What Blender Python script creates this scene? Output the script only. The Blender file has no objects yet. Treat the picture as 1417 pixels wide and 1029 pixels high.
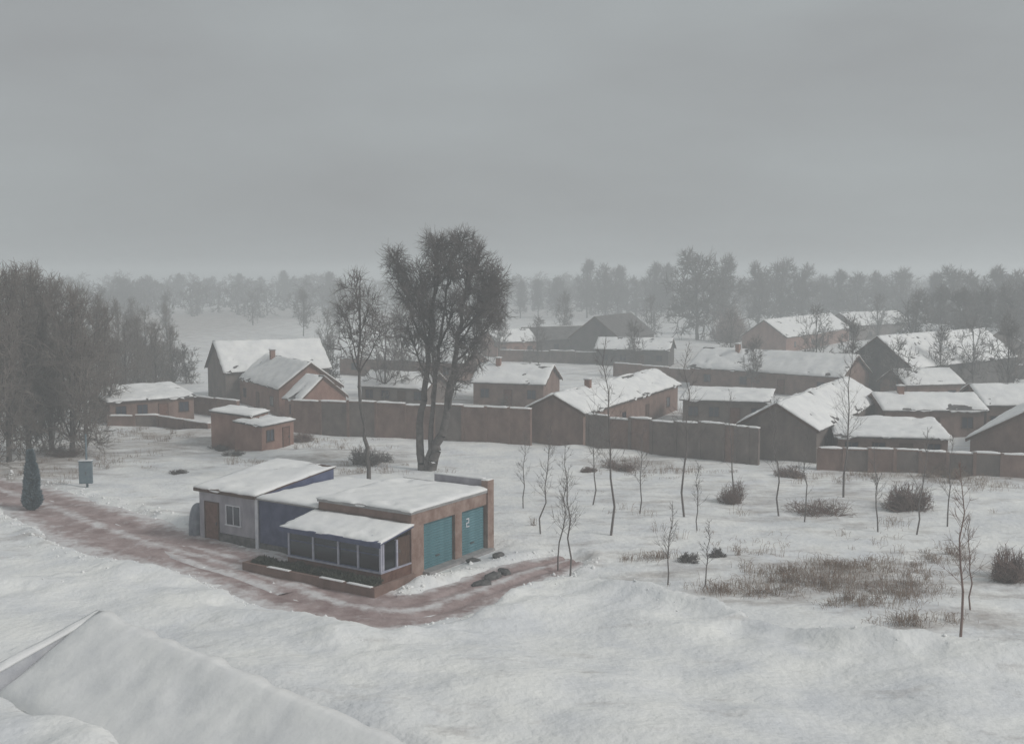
import bpy, math, random
import numpy as np
from mathutils import Vector

R = math.radians
scene = bpy.context.scene
COL = scene.collection

# ------------------------------------------------------------------ camera
F, CX, CY, HZ, CAMZ = 1519.0, 708.5, 514.5, 380.0, 17.0
TH = math.atan((CY - HZ) / F)
cam_d = bpy.data.cameras.new('camera')
cam_d.sensor_width = 36.0
cam_d.lens = 36.0 * F / 1417.0
cam_d.clip_start = 0.5
cam_d.clip_end = 9000.0
cam = bpy.data.objects.new('camera', cam_d)
COL.objects.link(cam)
cam.location = (0, 0, CAMZ)
cam.rotation_euler = (math.pi / 2 - TH, 0, 0)
scene.camera = cam

# ------------------------------------------------------------------ sky, sun, exposure
SUN_AZ, SUN_EL = 112.0, 36.0          # degrees clockwise from +Y (view direction): light comes from the right, a little behind
world = bpy.data.worlds.new('World')
scene.world = world
world.use_nodes = True
nt = world.node_tree
nt.nodes.clear()
wo = nt.nodes.new('ShaderNodeOutputWorld')
bg = nt.nodes.new('ShaderNodeBackground')
sky = nt.nodes.new('ShaderNodeTexSky')
sky.sky_type = 'NISHITA'
sky.sun_disc = False
sky.sun_elevation = R(SUN_EL)
sky.sun_rotation = R(SUN_AZ)
sky.dust_density = 4.0
hs = nt.nodes.new('ShaderNodeHueSaturation')
hs.inputs['Saturation'].default_value = 0.25
nt.links.new(sky.outputs[0], hs.inputs['Color'])
skm = nt.nodes.new('ShaderNodeMixRGB')          # overcast deck over the clear sky
skm.inputs[0].default_value = 0.9
tc = nt.nodes.new('ShaderNodeTexCoord')
mp = nt.nodes.new('ShaderNodeMapping')
mp.inputs['Scale'].default_value = (1.6, 1.6, 5.0)
mp.inputs['Location'].default_value = (0.3, 0.9, 0.2)
nz = nt.nodes.new('ShaderNodeTexNoise')
nz.inputs['Scale'].default_value = 1.7
nz.inputs['Detail'].default_value = 5.0
nz.inputs['Roughness'].default_value = 0.5
cr = nt.nodes.new('ShaderNodeValToRGB')
cr.color_ramp.elements[0].position = 0.32
cr.color_ramp.elements[0].color = (3.0, 3.12, 3.2, 1)
cr.color_ramp.elements[1].position = 0.7
cr.color_ramp.elements[1].color = (3.6, 3.86, 3.95, 1)
nt.links.new(tc.outputs['Generated'], mp.inputs[0])
nt.links.new(mp.outputs[0], nz.inputs['Vector'])
nt.links.new(nz.outputs[0], cr.inputs[0])
nt.links.new(hs.outputs[0], skm.inputs[1])
nt.links.new(cr.outputs[0], skm.inputs[2])
nt.links.new(skm.outputs[0], bg.inputs[0])
bg.inputs[1].default_value = 0.099
nt.links.new(bg.outputs[0], wo.inputs[0])

sun_d = bpy.data.lights.new('sun', 'SUN')
sun_d.energy = 1.5
sun_d.angle = R(16)
sun_d.color = (1.0, 0.97, 0.93)
sun = bpy.data.objects.new('sun', sun_d)
COL.objects.link(sun)
_sd = Vector((math.sin(R(SUN_AZ)) * math.cos(R(SUN_EL)), math.cos(R(SUN_AZ)) * math.cos(R(SUN_EL)), math.sin(R(SUN_EL))))
sun.rotation_euler = _sd.to_track_quat('Z', 'Y').to_euler()
sun.location = (60, -40, 60)

scene.view_settings.view_transform = 'Standard'
scene.view_settings.look = 'None'
scene.view_settings.exposure = 0.08
scene.view_settings.gamma = 1.0
scene.view_settings.use_curve_mapping = False
scene.render.engine = 'CYCLES'
scene.cycles.use_denoising = True
scene.cycles.max_bounces = 8
scene.cycles.diffuse_bounces = 3
scene.cycles.volume_bounces = 3
scene.cycles.transparent_max_bounces = 16
scene.cycles.use_adaptive_sampling = False


# ------------------------------------------------------------------ pixel -> world
def ray(px, py):
    a, b = (px - CX) / F, -(py - CY) / F
    c, s = math.cos(TH), math.sin(TH)
    return Vector((a, c + b * s, -s + b * c))


def P(px, py, z=0.0):
    d = ray(px, py)
    t = (z - CAMZ) / d.z
    return Vector((d.x * t, d.y * t, z))


def PD(px, py, dist):
    """point on the pixel's ray at ground distance dist (along y)"""
    d = ray(px, py)
    t = dist / d.y
    return Vector((d.x * t, dist, CAMZ + d.z * t))


# ------------------------------------------------------------------ noise (numpy)
def _hash(ix, iy, seed):
    n = (ix.astype(np.int64) * 374761393 + iy.astype(np.int64) * 668265263 + seed * 1442695041) & 0x7fffffff
    n = ((n ^ (n >> 13)) * 1274126177) & 0x7fffffff
    return ((n ^ (n >> 16)) & 0xffff) / 65535.0


def vnoise(x, y, seed=0):
    x = np.asarray(x, float); y = np.asarray(y, float)
    ix = np.floor(x); iy = np.floor(y)
    fx = x - ix; fy = y - iy
    fx = fx * fx * (3 - 2 * fx); fy = fy * fy * (3 - 2 * fy)
    a = _hash(ix, iy, seed); b = _hash(ix + 1, iy, seed)
    c = _hash(ix, iy + 1, seed); d = _hash(ix + 1, iy + 1, seed)
    return (a * (1 - fx) + b * fx) * (1 - fy) + (c * (1 - fx) + d * fx) * fy - 0.5


def sstep(a, b, x):
    t = np.clip((x - a) / (b - a), 0, 1)
    return t * t * (3 - 2 * t)


# ------------------------------------------------------------------ terrain
CREST = [(-150, 800), (40, 792), (120, 780), (190, 766), (250, 783), (300, 800), (350, 819), (400, 834), (450, 856), (500, 866),
         (545, 872), (600, 862), (660, 836), (735, 794), (800, 797), (900, 815), (1000, 838), (1100, 857), (1200, 874),
         (1417, 906), (1700, 945)]
_cw = np.array([(P(a, b, 1.1).x, P(a, b, 1.1).y) for a, b in CREST])
_cw = _cw[np.argsort(_cw[:, 0])]
_cx = np.concatenate([[-3000], _cw[:, 0], [3000]])
_cy = np.concatenate([[_cw[0, 1]], _cw[:, 1], [_cw[-1, 1] - 10]])
ROADS = [[(-60, 664, 6.5), (0, 676, 6.5), (60, 694, 6.5), (120, 718, 7.5), (170, 738, 8.5), (225, 754, 8.0), (290, 771, 6.5),
          (370, 795, 6.6), (450, 826, 6.6), (530, 848, 6.8), (590, 842, 6.0), (650, 818, 5.0), (705, 797, 4.4), (750, 783, 4.0),
          (790, 772, 2.0)],
         [(262, 752, 3.5), (300, 764, 5.0), (350, 776, 5.5), (395, 792, 4.5), (430, 812, 3.5)]]
_rp = []
for rd in ROADS:
    pts = [(P(a, b).x, P(a, b).y, w) for a, b, w in rd]
    dense = []
    for i in range(len(pts) - 1):
        n = max(2, int(math.hypot(pts[i + 1][0] - pts[i][0], pts[i + 1][1] - pts[i][1]) / 0.6))
        for k in range(n):
            t = k / n
            dense.append(tuple(pts[i][j] * (1 - t) + pts[i + 1][j] * t for j in range(3)))
    dense.append(pts[-1])
    d = np.array(dense)
    for _ in range(12):
        d[1:-1] = (d[:-2] + 2 * d[1:-1] + d[2:]) / 4
    _rp.append(d)
_rall = np.concatenate(_rp)

# the shop's own axes: S runs along its front from the garage corner to the far end, T runs into the building
SHOP0 = P(570, 797)
E1 = Vector((-math.cos(R(33)), math.sin(R(33)), 0))
E2 = Vector((math.sin(R(33)), math.cos(R(33)), 0))


def road_field(x, y):
    """signed distance from the road's edge (negative inside)"""
    shp = x.shape
    xf, yf = x.ravel(), y.ravel()
    out = np.full(xf.shape, 50.0)
    m = np.where((yf > 45) & (yf < 110) & (xf > -60) & (xf < 15))[0]
    for c in range(0, len(m), 20000):
        k = m[c:c + 20000]
        dd = np.hypot(xf[k, None] - _rall[None, :, 0], yf[k, None] - _rall[None, :, 1]) - _rall[None, :, 2] / 2
        out[k] = dd.min(axis=1)
    return out.reshape(shp)


NB0 = P(130, 857, 5.0)
MOUNDS = []
for a, b, rx, ry, h in [(640, 812, 2.6, 1.0, 0.55), (612, 822, 1.4, 0.8, 0.4), (675, 797, 1.8, 0.7, 0.35), (330, 612, 4.5, 2.5, 0.7), (290, 600, 6, 3, 0.6),
                        (840, 628, 4.5, 1.3, 0.7), (800, 622, 3, 1.2, 0.5), (420, 628, 6, 2, 0.4), (60, 700, 3, 1, 0.25), (225, 640, 8, 3, 0.3),
                        (1180, 800, 6, 3, 0.3), (1000, 775, 5, 2, 0.3), (1300, 840, 4, 2, 0.3)]:
    w = P(a, b)
    MOUNDS.append((w.x, w.y, rx, ry, h))


def gh(x, y, road=None):
    x = np.asarray(x, float); y = np.asarray(y, float)
    near = np.exp(-(y / 160.0) ** 2)
    lump = 0.42 * vnoise(x / 9, y / 9, 1) + 0.2 * vnoise(x / 3.1, y / 3.1, 2) + 0.10 * vnoise(x / 1.2, y / 1.2, 3) + 0.05 * vnoise(x / 0.55, y / 0.55, 4) * near
    h = lump * (0.35 + 0.65 * near)
    ye = np.interp(x, _cx, _cy)
    edge = ye - y + 1.3 * vnoise(x / 2.3, x * 0 + 7, 5) + 0.7 * vnoise(x / 0.9, y / 0.9, 6)
    inner = sstep(-0.4, 1.5, edge)
    h = h + inner * (1.15 + 0.4 * vnoise(x / 4, y / 4, 9)) + inner * (0.5 * vnoise(x / 2.6, y / 2.0, 41) + 0.3 * vnoise(x / 1.1, y / 0.9, 42)) * np.exp(-((edge - 2.5) / 3.5) ** 2) + sstep(4, 20, edge) * (1.3 * vnoise(x / 12, y / 8, 8) + 0.22 * vnoise(x / 2.2, y / 1.5, 43))
    h = h + 0.55 * np.exp(-((edge - 1.1) / 0.9) ** 2) * (0.75 + vnoise(x / 3.3, y / 3.3, 51)) * sstep(-1, 3, x)
    vb = (x - NB0.x) * 0.68 + (y - NB0.y) * 0.73          # distance out from the high side of the near building
    ub = (x - NB0.x) * 0.73 - (y - NB0.y) * 0.68
    h = h + (1.5 * sstep(2.2, 6.0, vb + 0.8 * vnoise(x / 3, y / 3, 17)) - 0.5 - 0.9 * sstep(9, 18, vb)) * sstep(-9, 2, ub) * sstep(-3, 0, vb) * sstep(26, 14, vb) * sstep(34, 20, ub)
    h = h + 2.3 * np.exp(-(np.maximum(np.abs(vb + 4.2) - 0.8, 0) / 2.2) ** 2) * sstep(-4, -0.5, ub) * (0.9 + 0.3 * vnoise(x / 2, y / 2, 53))
    for mx, my, rx, ry, mh in MOUNDS:
        h = h + mh * np.exp(-((x - mx) / rx) ** 2 - ((y - my) / ry) ** 2)
    if road is None:
        road = road_field(x, y)
    w = sstep(0.5, -0.4, road + 1.5 * vnoise(x / 1.9, y / 1.9, 12) + 0.9 * vnoise(x / 0.7, y / 0.7, 13)) * (1 - inner)
    h = h * (1 - w) - 0.22 * w
    berm = np.exp(-((road - 0.6) / 0.7) ** 2) * 0.22 * (1 - inner) * (0.7 + vnoise(x / 1.1, y / 1.1, 15))
    h = h + berm
    s = (x - SHOP0.x) * E1.x + (y - SHOP0.y) * E1.y
    t = (x - SHOP0.x) * E2.x + (y - SHOP0.y) * E2.y
    pad = sstep(-1.4, -0.4, s) * sstep(18.6, 17.8, s) * np.where(s < 9.3, sstep(-4.3, -3.9, t), sstep(-0.6, 0.2, t)) * sstep(9.6, 8.4, t)
    h = h * (1 - pad) - 0.12 * pad
    return h


def g1(x, y):
    return float(gh(np.array([x]), np.array([y]))[0])


# ------------------------------------------------------------------ materials
MATS = {}


def mat(name, c1, c2=None, scale=3.0, rough=0.8, bump=0.0, bscale=None, spec=0.3, detail=6.0, stops=(0.35, 0.65), stretch=(1, 1, 1), coord='Object'):
    m = bpy.data.materials.new(name)
    m.use_nodes = True
    t = m.node_tree
    b = t.nodes['Principled BSDF']
    b.inputs['Roughness'].default_value = rough
    b.inputs['Specular IOR Level'].default_value = spec
    b.inputs['Base Color'].default_value = (*c1, 1)
    if c2 is not None:
        tcn = t.nodes.new('ShaderNodeTexCoord')
        mpn = t.nodes.new('ShaderNodeMapping')
        mpn.inputs['Scale'].default_value = stretch
        n = t.nodes.new('ShaderNodeTexNoise')
        n.inputs['Scale'].default_value = scale
        n.inputs['Detail'].default_value = detail
        n.inputs['Roughness'].default_value = 0.62
        r = t.nodes.new('ShaderNodeValToRGB')
        r.color_ramp.elements[0].position = stops[0]
        r.color_ramp.elements[1].position = stops[1]
        r.color_ramp.elements[0].color = (*c1, 1)
        r.color_ramp.elements[1].color = (*c2, 1)
        t.links.new(tcn.outputs[coord], mpn.inputs[0])
        t.links.new(mpn.outputs[0], n.inputs['Vector'])
        t.links.new(n.outputs[0], r.inputs[0])
        t.links.new(r.outputs[0], b.inputs['Base Color'])
        if bump:
            n2 = t.nodes.new('ShaderNodeTexNoise')
            n2.inputs['Scale'].default_value = bscale or scale * 4
            n2.inputs['Detail'].default_value = 5
            t.links.new(mpn.outputs[0], n2.inputs['Vector'])
            bp = t.nodes.new('ShaderNodeBump')
            bp.inputs['Strength'].default_value = bump
            bp.inputs['Distance'].default_value = 0.1
            t.links.new(n2.outputs[0], bp.inputs['Height'])
            t.links.new(bp.outputs[0], b.inputs['Normal'])
    MATS[name] = m
    return m


mat('snow', (0.70, 0.715, 0.735), (0.88, 0.88, 0.855), 0.3, 0.85, 1.0, 2.6, 0.15, 10)
_t = MATS['snow'].node_tree                     # earth and dead grass showing where the snow lies thin
_b = _t.nodes['Principled BSDF']
_src = _b.inputs['Base Color'].links[0].from_socket
_at = _t.nodes.new('ShaderNodeAttribute'); _at.attribute_name = 'thin'
_tc = _t.nodes.new('ShaderNodeTexCoord')
_mp = _t.nodes.new('ShaderNodeMapping'); _mp.inputs['Scale'].default_value = (0.45, 1.0, 1.0); _t.links.new(_tc.outputs['Object'], _mp.inputs[0])
_n = _t.nodes.new('ShaderNodeTexNoise'); _n.inputs['Scale'].default_value = 0.55; _n.inputs['Detail'].default_value = 11; _n.inputs['Roughness'].default_value = 0.72
_t.links.new(_mp.outputs[0], _n.inputs['Vector'])
_ad = _t.nodes.new('ShaderNodeMath'); _ad.operation = 'MULTIPLY_ADD'; _ad.inputs[1].default_value = 0.3
_t.links.new(_at.outputs['Fac'], _ad.inputs[0]); _t.links.new(_n.outputs[0], _ad.inputs[2])
_rm = _t.nodes.new('ShaderNodeMapRange'); _rm.inputs[1].default_value = 0.57; _rm.inputs[2].default_value = 0.84; _rm.inputs[4].default_value = 0.75
_t.links.new(_ad.outputs[0], _rm.inputs[0])
_mx = _t.nodes.new('ShaderNodeMixRGB'); _mx.inputs[2].default_value = (0.24, 0.195, 0.17, 1)
_t.links.new(_rm.outputs[0], _mx.inputs[0]); _t.links.new(_src, _mx.inputs[1]); _t.links.new(_mx.outputs[0], _b.inputs['Base Color'])
mat('roof_snow', (0.76, 0.765, 0.77), (0.88, 0.88, 0.865), 0.6, 0.85, 0.45, 2.0, 0.15, 8)
mat('mud', (0.25, 0.178, 0.17), (0.46, 0.37, 0.36), 0.7, 0.75, 0.7, 3.5, 0.3, 9, (0.35, 0.7))
_t = MATS['mud'].node_tree                      # slush left along the road's edges and between its ruts
_b = _t.nodes['Principled BSDF']
_src = _b.inputs['Base Color'].links[0].from_socket
_at = _t.nodes.new('ShaderNodeAttribute'); _at.attribute_name = 'slush'
_n = _t.nodes.new('ShaderNodeTexNoise'); _n.inputs['Scale'].default_value = 0.9; _n.inputs['Detail'].default_value = 10; _n.inputs['Roughness'].default_value = 0.7
_tc = _t.nodes.new('ShaderNodeTexCoord'); _t.links.new(_tc.outputs['Object'], _n.inputs['Vector'])
_ad = _t.nodes.new('ShaderNodeMath'); _ad.operation = 'MULTIPLY_ADD'; _ad.inputs[1].default_value = 0.42
_t.links.new(_at.outputs['Fac'], _ad.inputs[0]); _t.links.new(_n.outputs[0], _ad.inputs[2])
_rm = _t.nodes.new('ShaderNodeMapRange'); _rm.inputs[1].default_value = 0.56; _rm.inputs[2].default_value = 0.8
_t.links.new(_ad.outputs[0], _rm.inputs[0])
_mx = _t.nodes.new('ShaderNodeMixRGB'); _mx.inputs[2].default_value = (0.66, 0.64, 0.64, 1)
_t.links.new(_rm.outputs[0], _mx.inputs[0]); _t.links.new(_src, _mx.inputs[1]); _t.links.new(_mx.outputs[0], _b.inputs['Base Color'])
mat('brick', (0.13, 0.085, 0.07), (0.29, 0.195, 0.165), 1.1, 0.9, 0.4, 14, 0.2, 9, (0.25, 0.75), (1, 1, 0.7))
mat('brick_red', (0.17, 0.09, 0.07), (0.34, 0.21, 0.17), 0.9, 0.9, 0.4, 14, 0.2, 9, (0.25, 0.75), (1, 1, 0.7))
mat('brick_grey', (0.10, 0.084, 0.077), (0.235, 0.19, 0.17), 0.9, 0.9, 0.4, 12, 0.2, 9, (0.25, 0.75), (1, 1, 0.7))
mat('dark_plaster', (0.075, 0.07, 0.068), (0.13, 0.115, 0.11), 0.7, 0.9, 0.2, 8, 0.2)
mat('roof_tile', (0.075, 0.07, 0.07), (0.15, 0.14, 0.135), 1.2, 0.85, 0.4, 9, 0.2)
mat('tan_brick', (0.20, 0.125, 0.1), (0.34, 0.25, 0.215), 1.3, 0.85, 0.3, 12, 0.2)
mat('blue_paint', (0.045, 0.055, 0.115), (0.1, 0.115, 0.195), 1.2, 0.7, 0.2, 9, 0.25)
mat('pale_plaster', (0.20, 0.19, 0.225), (0.42, 0.40, 0.43), 1.0, 0.85, 0.3, 8, 0.2, 9, (0.28, 0.7), (1, 1, 0.6))
mat('lavender_paint', (0.30, 0.30, 0.38), (0.46, 0.46, 0.52), 3.0, 0.65, 0.1, 20, 0.3)
mat('white_paint', (0.52, 0.53, 0.58), (0.68, 0.68, 0.70), 2.5, 0.6, 0.1, 20, 0.3)
mat('teal_metal', (0.045, 0.13, 0.15), (0.11, 0.24, 0.28), 1.6, 0.45, 0.1, 12, 0.4, 6, (0.3, 0.7), (1, 1, 4))
mat('wood_dark', (0.06, 0.035, 0.025), (0.12, 0.07, 0.05), 4, 0.75, 0.2, 20, 0.25, 6, (0.35, 0.65), (4, 4, 0.6))
mat('rust_wood', (0.11, 0.05, 0.035), (0.18, 0.1, 0.075), 3, 0.75, 0.2, 14, 0.25)
mat('bark', (0.08, 0.07, 0.066), (0.15, 0.135, 0.128), 3, 0.95, 0.5, 12, 0.1)
mat('twig', (0.12, 0.105, 0.1), (0.185, 0.165, 0.158), 0.7, 0.95, 0, None, 0.1)
mat('twig_warm', (0.15, 0.125, 0.112), (0.215, 0.185, 0.168), 0.7, 0.95, 0, None, 0.1)
mat('twig_red', (0.17, 0.115, 0.1), (0.24, 0.175, 0.155), 0.7, 0.95, 0, None, 0.1)
mat('weed', (0.19, 0.135, 0.105), (0.33, 0.25, 0.2), 1.5, 0.95, 0, None, 0.1)
mat('hedge', (0.035, 0.045, 0.03), (0.075, 0.075, 0.05), 2.0, 0.9, 0, None, 0.2)
mat('conifer', (0.09, 0.13, 0.155), (0.16, 0.205, 0.23), 2.0, 0.85, 0, None, 0.2)
mat('blue_metal', (0.10, 0.145, 0.175), (0.16, 0.205, 0.23), 3.0, 0.5, 0.05, 20, 0.4)
mat('tarp', (0.15, 0.165, 0.20), (0.25, 0.27, 0.31), 2.0, 0.55, 0.3, 6, 0.4)
mat('stone', (0.07, 0.07, 0.072), (0.16, 0.155, 0.15), 2.5, 0.9, 0.5, 10, 0.2)
mat('concrete', (0.24, 0.235, 0.24), (0.36, 0.35, 0.345), 1.5, 0.85, 0.2, 10, 0.2)
mat('far_wall', (0.36, 0.37, 0.41), (0.52, 0.525, 0.54), 0.8, 0.85, 0.2, 6, 0.2)
m_ = bpy.data.materials.new('clear_glass'); m_.use_nodes = True
_t = m_.node_tree; _t.nodes.clear()
_o = _t.nodes.new('ShaderNodeOutputMaterial'); _mx = _t.nodes.new('ShaderNodeMixShader'); _tr = _t.nodes.new('ShaderNodeBsdfTransparent'); _gl = _t.nodes.new('ShaderNodeBsdfGlossy')
_tr.inputs[0].default_value = (0.62, 0.68, 0.78, 1); _gl.inputs['Roughness'].default_value = 0.08; _gl.inputs[0].default_value = (0.75, 0.78, 0.85, 1)
_fr = _t.nodes.new('ShaderNodeFresnel'); _fr.inputs[0].default_value = 1.6
_t.links.new(_fr.outputs[0], _mx.inputs[0]); _t.links.new(_tr.outputs[0], _mx.inputs[1]); _t.links.new(_gl.outputs[0], _mx.inputs[2]); _t.links.new(_mx.outputs[0], _o.inputs[0])
MATS['clear_glass'] = m_
mat('cardboard', (0.30, 0.20, 0.13), (0.42, 0.31, 0.22), 3, 0.85, 0.1, 10, 0.2)
mat('lilac_plastic', (0.35, 0.33, 0.42), (0.5, 0.48, 0.55), 3, 0.6, 0.1, 10, 0.3)
g = mat('glass', (0.025, 0.032, 0.05), None, rough=0.12, spec=0.6)


# ------------------------------------------------------------------ mesh helpers
def link(o, parent=None):
    COL.objects.link(o)
    if parent is not None:
        o.parent = parent
    return o


def tag(o, label=None, cat=None, group=None, kind=None):
    if label: o['label'] = label
    if cat: o['category'] = cat
    if group: o['group'] = group
    if kind: o['kind'] = kind
    return o


def empty(name, loc=(0, 0, 0), rz=0.0):
    o = bpy.data.objects.new(name, None)
    o.location = loc
    o.rotation_euler = (0, 0, rz)
    o.empty_display_size = 0.3
    return link(o)


def mesh_obj(name, me, m, parent=None, smooth=False):
    if m and not me.materials:
        me.materials.append(MATS[m] if isinstance(m, str) else m)
    if smooth:
        me.polygons.foreach_set('use_smooth', [True] * len(me.polygons))
    return link(bpy.data.objects.new(name, me), parent)


def np_mesh(name, verts, quads):
    """fast mesh from arrays; quads may be (n,4) or (n,3)"""
    me = bpy.data.meshes.new(name)
    verts = np.asarray(verts, np.float32)
    quads = np.asarray(quads, np.int32)
    k = quads.shape[1]
    me.vertices.add(len(verts))
    me.vertices.foreach_set('co', verts.ravel())
    me.loops.add(quads.size)
    me.loops.foreach_set('vertex_index', quads.ravel())
    me.polygons.add(len(quads))
    me.polygons.foreach_set('loop_start', np.arange(0, quads.size, k, dtype=np.int32))
    me.polygons.foreach_set('loop_total', np.full(len(quads), k, np.int32))
    me.update(calc_edges=True)
    me.validate()
    return me


class MB:
    """collects boxes and solids, then links them as one mesh"""
    def __init__(self):
        self.v, self.f = [], []

    def box(self, x0, x1, y0, y1, z0, z1):
        b = len(self.v)
        self.v += [(x0, y0, z0), (x1, y0, z0), (x1, y1, z0), (x0, y1, z0), (x0, y0, z1), (x1, y0, z1), (x1, y1, z1), (x0, y1, z1)]
        self.f += [tuple(b + i for i in q) for q in ((0, 3, 2, 1), (4, 5, 6, 7), (0, 1, 5, 4), (1, 2, 6, 5), (2, 3, 7, 6), (3, 0, 4, 7))]
        return self

    def hexa(self, pts):
        """8 points: bottom ring, then top ring"""
        b = len(self.v)
        self.v += [tuple(p) for p in pts]
        self.f += [tuple(b + i for i in q) for q in ((0, 3, 2, 1), (4, 5, 6, 7), (0, 1, 5, 4), (1, 2, 6, 5), (2, 3, 7, 6), (3, 0, 4, 7))]
        return self

    def prism(self, poly, ax):
        """poly: two lists of the same points at both ends"""
        b = len(self.v); n = len(poly)
        self.v += [tuple(p) for p in poly] + [tuple(p) for p in ax]
        self.f.append(tuple(b + i for i in range(n - 1, -1, -1)))
        self.f.append(tuple(b + n + i for i in range(n)))
        for i in range(n):
            j = (i + 1) % n
            self.f.append((b + i, b + j, b + n + j, b + n + i))
        return self

    def build(self, name, m, parent=None):
        me = bpy.data.meshes.new(name)
        me.from_pydata(self.v, [], self.f)
        me.update()
        return mesh_obj(name, me, m, parent)


def box(name, m, parent, *a):
    return MB().box(*a).build(name, m, parent)


def tubes(segs, sides=3):
    """segs (n,8): p0 p1 r0 r1 -> verts, quads"""
    s = np.asarray(segs, float)
    p0, p1 = s[:, 0:3], s[:, 3:6]
    d = p1 - p0
    d /= np.maximum(np.linalg.norm(d, axis=1, keepdims=True), 1e-6)
    ref = np.where(np.abs(d[:, 2:3]) > 0.9, np.array([[1.0, 0, 0]]), np.array([[0, 0, 1.0]]))
    u = np.cross(d, ref); u /= np.linalg.norm(u, axis=1, keepdims=True)
    w = np.cross(d, u)
    n = len(s)
    V = np.zeros((n, 2, sides, 3))
    for k in range(sides):
        a = 2 * math.pi * k / sides
        o = u * math.cos(a) + w * math.sin(a)
        V[:, 0, k] = p0 + o * s[:, 6:7]
        V[:, 1, k] = p1 + o * s[:, 7:8]
    idx = np.arange(n)[:, None] * (2 * sides)
    Q = np.zeros((n, sides, 4), int)
    for k in range(sides):
        j = (k + 1) % sides
        Q[:, k] = np.concatenate([idx + k, idx + j, idx + sides + j, idx + sides + k], axis=1)
    return V.reshape(-1, 3), Q.reshape(-1, 4)


def snow_sheet(c00, c10, c11, c01, thick=0.16, seed=0, step=0.5, over=0.12, rag=0.0):
    """uneven closed blanket of snow on a quad; returns a mesh"""
    c = [np.array(v, float) for v in (c00, c10, c11, c01)]
    L = max(np.linalg.norm(c[1] - c[0]), np.linalg.norm(c[2] - c[3]))
    W = max(np.linalg.norm(c[3] - c[0]), np.linalg.norm(c[2] - c[1]))
    nx, ny = max(4, min(90, int(L / step))), max(4, min(44, int(W / step)))
    u = np.linspace(0, 1, nx + 1)[None, :, None]
    v = np.linspace(0, 1, ny + 1)[:, None, None]
    B = (c[0] * (1 - u) + c[1] * u) * (1 - v) + (c[3] * (1 - u) + c[2] * u) * v
    U = u[..., 0] * L + 0 * v[..., 0]; Vv = v[..., 0] * W + 0 * u[..., 0]
    e = np.minimum(np.minimum(U, L - U), np.minimum(Vv, W - Vv))
    ox, oy = seed * 13.7, seed * 7.3
    t = thick * (0.35 + 0.65 * sstep(-0.02, 0.45, e)) * (1 + 0.7 * vnoise(U / 1.3 + ox, Vv / 1.3 + oy, 21) + 0.5 * vnoise(U / 0.5 + ox, Vv / 0.5 + oy, 22))
    if rag:
        nn_ = vnoise(U / 1.7 + ox, Vv / 0.9 + oy, 23) + 0.6 * vnoise(U / 0.7 + ox, Vv / 0.45 + oy, 24) + 0.4 * vnoise(U / 0.33 + ox, Vv / 0.3 + oy, 26)
        bare = sstep(0.30, 0.62, nn_ + 0.22 * np.exp(-Vv / 0.45) + 0.15 * np.exp(-(W - Vv) / 0.3))
        t = t - rag * thick * 2.2 * bare
    T = B.copy(); T[..., 2] += t
    edge = (u[..., 0] * 0 + 1) * 0
    D = B.copy(); D[..., 2] -= 0.02
    cen = B.mean(axis=(0, 1))
    # let the rim hang over the edge unevenly
    rim = np.zeros(U.shape, bool); rim[0] = rim[-1] = True; rim[:, 0] = rim[:, -1] = True
    out = np.zeros_like(B)
    lu = (c[1] - c[0]) / max(np.linalg.norm(c[1] - c[0]), 1e-6); lv = (c[3] - c[0]) / max(np.linalg.norm(c[3] - c[0]), 1e-6)
    out[0] -= lv; out[-1] += lv; out[:, 0] -= lu; out[:, -1] += lu
    k = over * (0.3 + vnoise(U / 0.7 + ox, Vv / 0.7 + oy, 25))[..., None]
    T = T + out * k * rim[..., None]
    D = D + out * k * 0.8 * rim[..., None]
    n = (nx + 1) * (ny + 1)
    verts = np.concatenate([T.reshape(-1, 3), D.reshape(-1, 3)])
    id_ = np.arange(n).reshape(ny + 1, nx + 1)
    top = np.stack([id_[:-1, :-1], id_[:-1, 1:], id_[1:, 1:], id_[1:, :-1]], -1).reshape(-1, 4)
    bot = top[:, ::-1] + n
    ring = list(id_[0, :]) + list(id_[1:, -1]) + list(id_[-1, -2::-1]) + list(id_[-2:0:-1, 0])
    side = [[ring[i], ring[i - 1], ring[i - 1] + n, ring[i] + n] for i in range(len(ring))]
    return np_mesh('snow', verts, np.concatenate([top, bot, np.array(side)]))


def snow(name, parent, *c, m='roof_snow', **k):
    return mesh_obj(name, snow_sheet(*c, **k), m, parent, smooth=True)


# ------------------------------------------------------------------ ground and road
def axis(lo, hi, step, far, grow=1.16):
    a = list(np.arange(lo, hi + 1e-6, step))
    s, x = step, lo
    left = []
    while x > -far:
        s *= grow; x -= s; left.append(x)
    s, x = step, hi
    right = []
    while x < far:
        s *= grow; x += s; right.append(x)
    return np.array(left[::-1] + a + right)


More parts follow.
